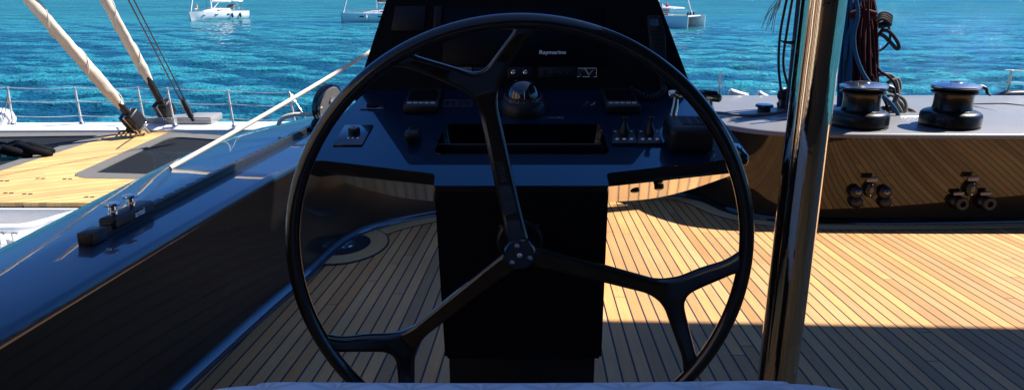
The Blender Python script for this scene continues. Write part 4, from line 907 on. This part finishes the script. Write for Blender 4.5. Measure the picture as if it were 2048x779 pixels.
# dark bundle on the nets; pale hull side added below to show through
k = MB()
for j in range(9):
    c_ = FD(random.uniform(-20, 62), random.uniform(301, 316)); k.tube(crom([c_+Vector((-.3, 0, .03)), c_+Vector((-.1, .12, .1)), c_+Vector((.1, -.05, .12)), c_+Vector((.35, .05, .02))], 4), [.02]+[.055]*11+[.02], 8)
tag(k.build('folded_net', 'black_matt', None, 60), 'crumpled dark netting lying on the left trampoline', 'netting')
k = MB()
for a_, b_ in ((232, 312), (60, 95)):
    p0, p1 = PZ(a_, 352 if a_ > 100 else 330, ZF-.5), PZ(b_, 352 if a_ > 100 else 330, ZF-.5); k = MB(); k.box(((p0+p1)/2), (p1.x-p0.x, .06, .7)); k.build('hull_panel', 'white_shade', nb)
# crossbeam
bq = [FD(-420, 262), FD(545, 268)]; yb0 = FD(100, 262).y
k = MB(); prof = [(-.0, -.34), (-.02, -.06), (.0, .03), (.05, .075), (.45, .085), (.52, .03), (.52, -.34)]
rows = []
for x in np.linspace(-10.5, -3.0, 14):
    sl = .0; yb = FD(150, 264).y+(x+7)*0.02; rows.append([Vector((x, yb+p[0], ZF+p[1])) for p in prof])
k.rings(rows); k.build('crossbeam', 'white', nb, 30)
k = MB(); rows = []
for x in np.linspace(-10.4, -3.02, 8): yb = FD(150, 264).y+(x+7)*.02-.012; rows.append([Vector((x, yb, ZF-.05)), Vector((x, yb, ZF+.035)), Vector((x, yb+.006, ZF+.035)), Vector((x, yb+.006, ZF-.05))])
k.rings(rows); k.build('beam_moulding', 'white_shade', nb)
YB = FD(150, 264).y
# cabin front and side pod below the teak edge
k = MB(); e0, e1 = FD(-260, 405), FD(420, 413)
k.box(((e0.x+e1.x)/2, (e0.y+e1.y)/2+.12, ZF-.215), (e1.x-e0.x, .2, .31), bev=.01); wl = k.build('deck_bulkhead', 'white_shade', nb)
c_ = PY(45, 413, e0.y+.005); k = MB(); k.box(c_+Vector((0, 0, -.04)), (.02, .02, .10), bev=.003); k.build('small_bracket', 'steel_dark', wl)
zc = ZF-.30
def C(px, py, z=zc): return PZ(px, py, z)
k = MB(); q = [C(-300, 452), C(60, 448), C(200, 446), C(330, 446), C(430, 520), C(330, 700), C(-300, 700)]; k.prism([(v.x, v.y) for v in q], zc-.4, zc); k.build('lower_deck', 'white', nb)
k = MB(); k.tube(crom([PY(px_, py_, yy_) for px_, py_, yy_ in ((-160, 458, 7.0), (0, 457, 7.0), (50, 455, 7.0), (110, 441, 7.1), (190, 420, 7.2), (280, 398, 7.25))], 8), [.055]*24+[.06]*8+[.07]*9, 16); k.build('bench_roll', 'white', nb, 60)
k = MB()
for x_ in (12, 38): k.tube(crom([C(x_, 476)+Vector((0, 0, .14)), C(x_-6, 482)+Vector((0, 0, .10)), C(x_-4, 494)+Vector((0, 0, .02))], 5), .03, 10)
k.build('moulded_ribs', 'white_shade', nb, 60)
k = MB(); k.rings([[Vector((-9.8, 6.2, SEA-.4)), Vector((-3.2, 6.2, SEA-.4)), Vector((-3.0, 7.2, ZF-.35)), Vector((-10.0, 7.2, ZF-.35))], [Vector((-9.6, 2.5, SEA-.4)), Vector((-3.4, 2.5, SEA-.4)), Vector((-3.2, 2.3, ZF-.71)), Vector((-10, 2.3, ZF-.71))]]); k.build('hull', 'white', nb)
# little hinges set in the teak
for x_, y_ in ((16, 386), (54, 388), (178, 394), (8, 362), (80, 357), (134, 358)):
    c_ = FD(x_, y_); k = MB()
    for s_ in (-.03, .04): k.box((c_.x+s_, c_.y, ZF+.004), (.045, .03, .006), Matrix.Rotation(.3, 3, 'Z'), bev=.002)
    k.build('flush_hinge', 'steel_dark', nb)
# guard rail: every stanchion a part
gr = empty('guard_rail', (-6, YB+.3, ZF+.09), 'steel guard rail with three wires along the bow of the white foredeck', 'railing')
tops = []
for (tx, ty, bx, by) in ((-110, 176, -92, 252), (15, 174, 26, 248), (149, 174, 164, 247), (275, 174, 290, 247), (334, 175, 350, 252), (455, 180, 468, 253), (578, 184, 592, 254)):
    b_ = PZ(bx, by, ZF+.085); t_ = PY(tx, ty, b_.y); k = MB(); k.tube([b_, t_], .017, 12); s_ = k.build('stanchion', 'steel_pale', gr, 60)
    k = MB(); k.lathe([(.001, 0), (.045, 0), (.04, .02), (.024, .04)], 16, c=b_); k.build('stanchion_foot', 'steel', s_); tops.append((b_, t_))
for f_ in (.985, .62, .22):
    k = MB(); pts = [b_.lerp(t_, f_) for b_, t_ in tops]; P = []
    for i in range(len(pts)-1):
        for j in range(6): u = j/6; P.append(pts[i].lerp(pts[i+1], u)-Vector((0, 0, .02*math.sin(math.pi*u))))
    P.append(pts[-1]); k.tube(P, .0058, 6); k.build('guard_wire', 'steel_pale', gr, 60)
k = MB(); b_ = tops[1][0]
for dx in (-.16, -.07): k.tube([tops[1][1]-Vector((0, 0, .1)), b_+Vector((dx, -.1, .1))], .008, 6)
k.build('stay_wires', 'steel', gr, 60)
# right end of the bow: coiled end near the big block
k = MB(); t_ = tops[-1]; k.tube([t_[1], t_[0]+Vector((.35, -.2, 0))], .012, 8); k.tube([t_[1]-Vector((0, 0, .1)), t_[0]+Vector((.18, -.2, 0))], .008, 6); k.build('pulpit_brace', 'chrome', gr, 60)
p = FD(5, 252, .1); k = MB(); k.lathe([(.001, 0), (.22, 0), (.24, .08), (.20, .2), (.10, .26), (.001, .27)], 24, c=PZ(2, 247, ZF+.08)); tag(k.build('deck_vent', 'white', None, 40), 'small white dome vent at the far left end of the white crossbeam', 'vent')
# gray roller box on the bow
c_ = PZ(386, 250, ZF+.08); k = MB(); k.prism([(-.30, -.3), (.30, -.3), (.30, .2), (-.16, .2)], 0, .13, Matrix.Translation(c_+Vector((0, .35, 0))), bev=.02); k.prism([(-.9, -.2), (-.36, -.3), (-.36, .2)], 0, .1, Matrix.Translation(c_+Vector((0, .35, 0))))
tag(k.build('bow_locker', 'trim_pale'), 'low grey box on the bow behind the white crossbeam', 'locker')
# furled headsails
def furled(base, topw, r_, lab, black_from, sb_):
    """base: tack point, topw: point far up the stay"""
    root = empty('furled_headsail', base, lab, 'furled sail', 'furled headsails of the catamaran'); d = (topw-base); L = d.length; d.normalize()
    n1 = d.orthogonal().normalized(); n2 = d.cross(n1)
    k = MB(); rows = []; NN = 220; nn = 22
    s0, s1 = black_from, L
    for i in range(NN+1):
        s_ = s0+(s1-s0)*i/NN; c0 = base+d*s_; ramp = min(1, (s_-s0)/.35); row = []
        for j in range(nn):
            a_ = 2*math.pi*j/nn; wr = .07*math.sin(a_*2+s_*2.1)+.05*math.sin(a_*3-s_*4+1)+.025*math.sin(s_*17+a_)+.018*math.sin(s_*31+2*a_)
            rr = r_*(.62+.38*ramp)*(1+wr)+.0*s_; row.append(c0+(n1*math.cos(a_)+n2*math.sin(a_))*rr)
        rows.append(row)
    k.rings(rows); k.build('sail_roll', 'canvas', root, 60)
    k = MB(); sp = []
    for i in range(1500):
        s_ = s0+.1+(s1-s0-.2)*i/1499
        if s_ > s0+7: break
        a_ = s_*7.5; sp.append(base+d*s_+(n1*math.cos(a_)+n2*math.sin(a_))*(r_*1.12))
    k.tube(sp, .006, 5); k.build('lashing_line', 'rope_cream', root, 60)
    k = MB(); k.tube([base+d*(sb_+.1), base+d*(s0+.12)], [.062, .055], 18); k.tube([base+d*(s0-.02), base+d*(s0+.55)], [.055, .055], 12); k.build('foil_sleeve', 'black_satin', root)
    bm_ = frame(base+d*sb_, n1, z=d); k = MB(); k.box((0, 0, .0), (.25, .25, .29), bev=.035, seg=3, mtx=bm_ @ Matrix.Rotation(.5, 4, 'Z')); dr_ = k.build('furler_drum', 'black_satin', root)
    k = MB(); k.box((0, 0, .0), (.268, .025, .30), bev=.004, mtx=bm_ @ Matrix.Rotation(.5, 4, 'Z')); k.build('drum_strap', 'steel', dr_)
    k = MB(); k.tube([base, base+d*(sb_-.2)], [.045, .05], 12); k.box(base+d*.12, (.09, .09, .16), bev=.02); k.tube([base+d*.3+n1*.06, base+n1*.08-Vector((0, 0, .02))], .015, 8); k.tube([base+d*.3-n1*.06, base-n1*.08-Vector((0, 0, .02))], .015, 8); k.build('tack_fitting', 'steel', root, 60)
    return root
def sailpts(bx, by, dpx, dpy, tx, ty, Yb, Yt):
    base = PY(bx, by, Yb); t_ = PY(tx, ty, Yt); return base, base+(t_-base)*1.9
b1_, t1_ = sailpts(291, 268, 0, 0, 59, 0, YB-.25, YB-1.6)
furled(b1_, t1_, .086, 'nearer cream furled sail leaning left, its black drum over the teak walkway', (b1_-PY(240, 214, YB-.55)).length, (b1_-PY(260, 239, YB-.4)).length)
b2_, t2_ = sailpts(348, 252, 0, 0, 210, 0, YB+.45, YB-.9)
furled(b2_, t2_, .076, 'farther cream furled sail leaning left, its black drum against the sea', (b2_-PY(300, 163, YB+.0)).length, (b2_-PY(323, 216, YB+.25)).length)
# loose furling lines at the first tack
k = MB()
for j in range(4):
    c_ = FD(262+j*9, 268-j); k.tube(crom([c_+Vector((-.15, -.1, .03)), c_+Vector((0, -.22, .10)), c_+Vector((.14, -.08, .05)), c_+Vector((.05, .08, .02)), c_+Vector((-.1, .05, .08))], 5), .014, 7)
k.tube(crom([FD(272, 250, .35), FD(278, 262, .1), FD(290, 268, .03)], 5), .012, 7)
tag(k.build('furling_line', 'rope_dark', None, 60), 'tangled dark line at the foot of the nearer furled sail', 'rope')
# wire stay
sb2 = PZ(386, 240, ZF+.34); st2 = PY(262, 0, sb2.y-1.6); sy = empty('wire_stay', sb2, 'twin wire stay rising left from the grey bow box', 'stay')
d = (st2-sb2)
for o_ in (-.035, .035):
    k = MB(); k.tube([sb2+Vector((o_, 0, 0))+d*.2, sb2+Vector((o_, 0, 0))+d*2], .010, 6); k.build('wire', 'steel_dark', sy)
k = MB(); k.tube([sb2, sb2+d*.08, sb2+d*.12, sb2+d*.21], [.03, .03, .055, .035], 12); k.tube([sb2+d*.04, sb2+d*.17], .045, 12); k.build('turnbuckle', 'steel_dark', sy)
# white sheet crossing
s0_ = LT(341, 337); s0_.z += .004; s1_ = PY(745, 101, s0_.y+1.3); k = MB(); dd = s1_-s0_; k.tube([s0_+dd*t+Vector((0, 0, -.01*math.sin(math.pi*min(1, t)))) for t in np.linspace(0, 1.35, 16)], .0125, 10)
tag(k.build('white_sheet', 'rope_cream', None, 60), 'taut cream rope slanting up from the foredeck behind the dark screen', 'rope')
k = MB(); m0, m1 = PY(59, -120, 8), None
# ---------------------------------------------------------------- boats at anchor
def yacht(loc, head, L, label, opts):
    """bow along +x in local space; heading turns it about z"""
    root = empty('sailing_yacht', loc, label, 'yacht', 'yachts at anchor'); Rz = Matrix.Rotation(head, 4, 'Z'); T = Matrix.Translation(Vector(loc)) @ Rz; B = L*.15; fb = opts.get('fb', 1.35)
    def hw(t): return B*(1-(max(0, t-.35)/.65)**2.2)*(.86+.14*min(1, t/.35))
    k = MB(); rows = []
    for i in range(25):
        t = i/24; x = -L/2+L*t; w_ = max(.02, hw(t)); zt = fb*(1+.10*(t-.3)**2); sx_ = .25*(1-abs(2*t-1)) ; bowr = (t-.9)*0
        xx = lambda z: x+(.02*L*(z/fb-1) if t > .9 else 0)
        rows.append([Vector((xx(zt), -w_, zt)), Vector((xx(.7), -w_*.97, zt*.55)), Vector((xx(0), -w_*.82, .0)), Vector((x, -w_*.4, -.5)), Vector((x, w_*.4, -.5)), Vector((xx(0), w_*.82, 0)), Vector((xx(.7), w_*.97, zt*.55)), Vector((xx(zt), w_, zt))])
    k.rings([[T @ p for p in r_] for r_ in rows]); hull = k.build('hull', 'white', root, 40)
    k = MB(); k.rings([[T @ (p+Vector((0, s_*.012, 0))) for p, s_ in ((Vector((r_[2].x, r_[2].y, .02)), -1), (Vector((r_[1].x, r_[2].y-.02, .14)), -1))] for r_ in rows], closed=False); k.build('boot_stripe', 'navy', hull)
    for s_ in (-1, 1):
        for t in opts['win']:
            w_ = hw(t); k = MB(); k.box((-L/2+L*t, s_*(w_*.985+.01), fb*.66), (opts.get('wl', .55), .05, .20), Matrix.Rotation(0, 3, 'Z'), bev=.02, seg=1, mtx=T); k.build('hull_window', 'window', hull)
    k = MB(); cr_ = []
    for t, w_, z_ in ((.30, .55, fb), (.32, .60, fb+.42), (.5, .58, fb+.46), (.66, .45, fb+.32), (.76, .3, fb+.05)):
        x = -L/2+L*t; ww = B*w_; cr_.append([Vector((x, -ww, fb-.05)), Vector((x, -ww*.85, z_)), Vector((x, -ww*.5, z_+.06)), Vector((x, ww*.5, z_+.06)), Vector((x, ww*.85, z_)), Vector((x, ww, fb-.05))])
    k.rings([[T @ p for p in r_] for r_ in cr_]); cab = k.build('coachroof', 'white', root, 40)
    for s_ in (-1, 1): k = MB(); k.box((-L/2+L*.47, s_*B*.555, fb+.24), (L*.2, .06, .16), Matrix.Rotation(.05*s_, 3, 'X'), bev=.02, seg=1, mtx=T); k.build('cabin_window', 'window', cab)
    mx = -L/2+L*.60; k = MB(); k.tube([T @ Vector((mx, 0, fb)), T @ Vector((mx, 0, fb+1.25*L))], .12, 10); ms = k.build('mast', 'white', root, 60)
    k = MB(); k.tube([T @ Vector((mx, 0, fb+1.6)), T @ Vector((mx-L*.36, 0, fb+1.55))], .1, 8); bo_ = k.build('boom', opts.get('bm', 'canvas_white'), root, 60)
    k = MB(); k.tube([T @ Vector((mx-.1-L*.35*u, 0, fb+1.85+.08*math.sin(u*19)-.12*u)) for u in np.linspace(0, 1, 16)], [.2+.05*math.sin(u*14) for u in range(16)], 10, ell=1.3); k.build('sail_cover', opts.get('cv', 'canvas_white'), bo_, 60)
    k = MB(); k.tube([T @ Vector((mx-1.6, 0, fb+1.5)), T @ Vector((mx-.05, 0, fb+.2))], .05, 8); k.build('vang', 'white', bo_)
    k = MB(); k.tube([T @ Vector((L/2-.35, 0, fb+.1)), T @ Vector((mx, 0, fb+1.2*L))], .11, 8); k.build('furled_jib', 'canvas_white', root, 60)
    k = MB()
    for s_ in (-1, 1):
        k.tube([T @ Vector((mx-.2, s_*B*.92, fb)), T @ Vector((mx, 0, fb+1.2*L))], .02, 5)
    k.tube([T @ Vector((-L/2+.1, 0, fb)), T @ Vector((mx, 0, fb+1.22*L))], .02, 5); k.build('rigging', 'steel_dark', root)
    k = MB(); pts = []
    for s_ in (-1, 1):
        pr = []
        for t in np.linspace(.06, .985, 9):
            p = Vector((-L/2+L*t, s_*hw(t)*.95, fb)); k.tube([T @ p, T @ (p+Vector((0, 0, .62)))], .018, 5); pr.append(T @ (p+Vector((0, 0, .61))))
        k.tube(pr, .012, 5); k.tube([p-Vector((0, 0, .3)) for p in pr], .010, 5)
    k.build('guard_rail', 'steel', root)
    # sprayhood and bimini
    k = MB(); rows = []
    for i in range(7):
        a_ = i/6*math.pi*.5; x = -L/2+L*.30-.9*math.sin(a_)*0+.7*math.cos(a_); z_ = fb+.4+.75*math.sin(a_); rows.append([T @ Vector((x-1.0, B*.55*math.cos(u), z_*1.0-.25*abs(math.cos(u))**3)) for u in np.linspace(0, math.pi, 9)])
    k.rings(rows, closed=False); k.build('sprayhood', opts.get('sh', 'trim_grey'), root, 60)
    if opts.get('bimini'):
        k = MB(); rows = [[T @ Vector((-L/2+L*t, B*.62*c_, fb+1.75-.15*c_*c_+.05*math.sin(t*40))) for c_ in np.linspace(-1, 1, 7)] for t in np.linspace(.06, .22, 5)]
        k.rings(rows, closed=False); bi = k.build('bimini', 'canvas_white', root, 60); k = MB()
        for t in (.07, .21):
            for s_ in (-1, 1): k.tube([T @ Vector((-L/2+L*t, s_*B*.6, fb+1.58)), T @ Vector((-L/2+L*.14, s_*B*.7, fb))], .02, 5)
        k.build('bimini_frame', 'steel', bi)
    # stern pulpit, wheel, fenders
    k = MB(); k.tube([T @ Vector((-L/2+L*.10+.0, .45*math.cos(u), fb+.75+.42*math.sin(u))) for u in np.linspace(0, 6.28, 17)[:-1]], .025, 6, True); k.build('wheel', 'steel', root)
    for t in opts.get('fend', ()):
        for s_ in opts.get('fs', (1,)):
            w_ = hw(t)*1.02+.1; x = -L/2+L*t; k = MB(); k.tube([T @ Vector((x, s_*w_, fb*.98)), T @ Vector((x, s_*w_, fb*.8)), T @ Vector((x, s_*w_, fb*.72)), T @ Vector((x, s_*w_, fb*.30)), T @ Vector((x, s_*w_, fb*.22))], [.02, .03, .15, .17, .05], 10); k.build('fender', opts.get('fc', 'navy'), root, 60)
    return root
def at_sea(px, py): return PZ(px, py, SEA)
A = at_sea(380, 41.5); Bp = at_sea(489, 37); ctr = (A+Bp)/2; hd = math.atan2(A.y-Bp.y, A.x-Bp.x)
yacht(ctr, hd, (A-Bp).length, 'white sailing yacht with cream sail cover and black fenders, farthest left of the boats', dict(win=(.42, .62, .80), fend=(.20, .36), fs=(1, -1), bimini=True, fb=1.3))
A = at_sea(683, 45.5); Bp = at_sea(862, 44); ctr = (A+Bp)/2; hd = math.atan2(A.y-Bp.y, A.x-Bp.x)
yacht(ctr, hd, (A-Bp).length, 'white sailing yacht with brown sail cover, half hidden by the left edge of the screen', dict(win=(.56, .76, .3), wl=1.0, cv='brown', fend=(.72,), fs=(1, -1), fc='white', fb=1.35))
# anchored catamaran, bows to the right
n0 = at_sea(1375, 57); f0_ = at_sea(1409, 54.0); dv = (f0_-n0); beam = dv.length; ydir = dv.normalized(); xdir = Vector((ydir.y, -ydir.x, 0))
L = 12.5; O = n0; CM = Matrix((xdir, ydir, Vector((0, 0, 1)))).transposed().to_4x4(); CM.translation = O
cat = empty('sailing_catamaran', O+xdir*-6, 'white sailing catamaran with people aboard, half hidden by the right edge of the screen', 'catamaran')
fb = 1.45
for yo in (0, beam):
    k = MB(); rows = []
    for i in range(20):
        t = i/19; x = -L+L*t; w_ = .62*(1-(max(0, t-.5)/.5)**3*.93); zt = fb+.1*t
        rows.append([Vector((x, yo-w_*.9, zt)), Vector((x, yo-w_, zt*.6)), Vector((x, yo-w_*.75, 0)), Vector((x, yo-w_*.3, -.4)), Vector((x, yo+w_*.3, -.4)), Vector((x, yo+w_*.75, 0)), Vector((x, yo+w_, zt*.6)), Vector((x, yo+w_*.9, zt))])
    k.rings([[CM @ p for p in r_] for r_ in rows]); h_ = k.build('hull', 'white', cat, 40)
    for t in (.35, .62):
        for s_ in (-1, 1): k = MB(); k.box((-L+L*t, yo+s_*.615, fb*.62), (1.3, .05, .24), bev=.02, seg=1, mtx=CM); k.build('hull_window', 'window', h_)
k = MB(); k.box((-L*.62, beam/2, fb-.25), (L*.62, beam, .5), bev=.05, mtx=CM); k.build('bridge_deck', 'white', cat)
k = MB(); k.tube([CM @ Vector((-.7, .2, fb-.05)), CM @ Vector((-.7, beam-.2, fb-.05))], .12, 10); k.build('forward_beam', 'white_shade', cat, 60)
k = MB(); k.prism([(-4.0, .5), (-.8, .5), (-.8, beam-.5), (-4.0, beam-.5)], fb-.03, fb, CM); k.build('trampoline', 'trim_grey', cat)
k = MB(); k.box((-L*.58, beam/2, fb+.42), (4.6, beam*.78, .72), bev=.12, mtx=CM); sa = k.build('saloon', 'window', cat)
k = MB(); rows = []
for t in np.linspace(0, 1, 9): 
    x = -L*.88+t*(L*.66); rows.append([CM @ Vector((x, beam/2+c_*beam*.47*(1-.18*t*t), fb+1.38-.26*t*t-.12*c_*c_)) for c_ in np.linspace(-1, 1, 9)]+[CM @ Vector((x, beam/2+c_*beam*.46*(1-.18*t*t), fb+1.0-.10*t*t-.05*c_*c_)) for c_ in np.linspace(1, -1, 9)])
k.rings(rows); k.build('hardtop', 'white', sa, 50)
k = MB(); mp = CM @ Vector((-L*.46, beam/2, fb+1.1)); k.tube([mp, mp+Vector((0, 0, 14))], .12, 10); k.build('mast', 'white', cat, 60)
k = MB(); k.tube([mp+Vector((0, 0, 1.3)), CM @ Vector((-L*.95, beam/2, fb+2.4))], .12, 8); bm_ = k.build('boom', 'white', cat, 60)
k = MB(); k.tube([mp+Vector((0, 0, 1.75))]+[mp.lerp(CM @ Vector((-L*.95, beam/2, fb+2.5)), u)+Vector((0, 0, 1.75*(1-u)+.2*u)) for u in (.2, .5, .8, 1)], .26, 10); k.build('sail_cover', 'navy', bm_, 60)
k = MB(); k.tube([CM @ Vector((-.7, beam/2, fb)), mp+Vector((0, 0, 12))], .10, 8); k.build('furled_jib', 'canvas_white', cat, 60)
k = MB()
for yo in (-.4, beam+.4):
    pr = []
    for x in np.linspace(-L+.5, -.3, 8): p = CM @ Vector((x, yo*(1 if x < -2 else .8)+(0 if x < -2 else beam*.1), fb)); k.tube([p, p+Vector((0, 0, .62))], .018, 5); pr.append(p+Vector((0, 0, .61)))
    k.tube(pr, .012, 5)
k.build('guard_rail', 'steel', cat)
k = MB()
for y_ in (beam*.45, beam*.62, beam*.3): k.tube([CM @ Vector((-.9, y_, fb+.1)), CM @ Vector((-.8, y_+.1, fb+.45))], [.14, .1], 8)
k.build('bow_gear', 'navy', cat)
# people: skinned figures
def person(loc, pose, label, cloth, face=0):
    mh = {}
    me = bpy.data.meshes.new('person'); V = []; E_ = []; Rr = []
    def add(p, r_, par=None): V.append(p); Rr.append(r_); i = len(V)-1; (E_.append((par, i)) if par is not None else None); return i
    sit = pose == 'sit'; hz = .5 if sit else .92
    pel = add((0, 0, hz), .13); ch = add((0, .02, hz+.28), .14, pel); sh_ = add((0, 0, hz+.48), .13, ch); nk = add((0, 0, hz+.58), .055, sh_); hd_ = add((0, -.01, hz+.68), .09, nk); add((0, 0, hz+.80), .08, hd_)
    for s_ in (-1, 1):
        a_ = add((s_*.19, 0, hz+.46), .06, sh_); b_ = add((s_*.24, -.03, hz+.2), .045, a_); c_ = add((s_*(.2), -.18, hz+.02), .035, b_); add((s_*.19, -.24, hz-.02), .035, c_)
        h_ = add((s_*.09, 0, hz-.05), .085, pel)
        if sit: k_ = add((s_*.11, -.42, hz-.03), .06, h_); f_ = add((s_*.11, -.46, .08), .04, k_)
        else: k_ = add((s_*.11, -.03, .48), .06, h_); f_ = add((s_*.11, 0, .08), .04, k_)
        add((s_*.12, (-.6 if sit else -.14), .04), .035, f_)
    me.from_pydata(V, E_, []); o = bpy.data.objects.new('person', me); col.objects.link(o)
    sk = o.modifiers.new('s', 'SKIN'); 
    if not me.skin_vertices: me.skin_vertices.new()
    for i, r_ in enumerate(Rr): me.skin_vertices[0].data[i].radius = (r_, r_*.85); me.skin_vertices[0].data[i].use_root = (i == 0)
    su = o.modifiers.new('u', 'SUBSURF'); su.levels = 1; su.render_levels = 1
    dg = bpy.context.evaluated_depsgraph_get(); m2 = bpy.data.meshes.new_from_object(o.evaluated_get(dg)); bpy.data.objects.remove(o)
    m2.materials.clear(); m2.materials.append(M['skin']); m2.materials.append(M[cloth])
    for p in m2.polygons:
        c_ = p.center; p.use_smooth = True
        if (hz-.16 < c_.z < hz+.53 and abs(c_.x) < .25): p.material_index = 1
    o = bpy.data.objects.new('person', m2); col.objects.link(o); o.location = loc; o.rotation_euler = (0, 0, face)
    return tag(o, label, 'person')
person(CM @ Vector((-L*.30, beam*.25, fb+.03)), 'stand', 'person in a red top standing on the catamaran behind its saloon roof', 'red', .6)
person(CM @ Vector((-L*.335, beam*.12, fb+.03)), 'stand', 'person in white standing beside the one in the red top', 'canvas_white', 0)
pa = at_sea(395, 40); 
M_a = bpy.data.objects.get('sailing_yacht')
hdv = (at_sea(380, 41.5)-at_sea(489, 37)).normalized(); cA = (at_sea(380, 41.5)+at_sea(489, 37))/2; LA = (at_sea(380, 41.5)-at_sea(489, 37)).length
person(cA+hdv*(LA*.36)+Vector((0, 0, 1.36)), 'sit', 'person sitting on the bow of the yacht farthest left', 'canvas', 0)
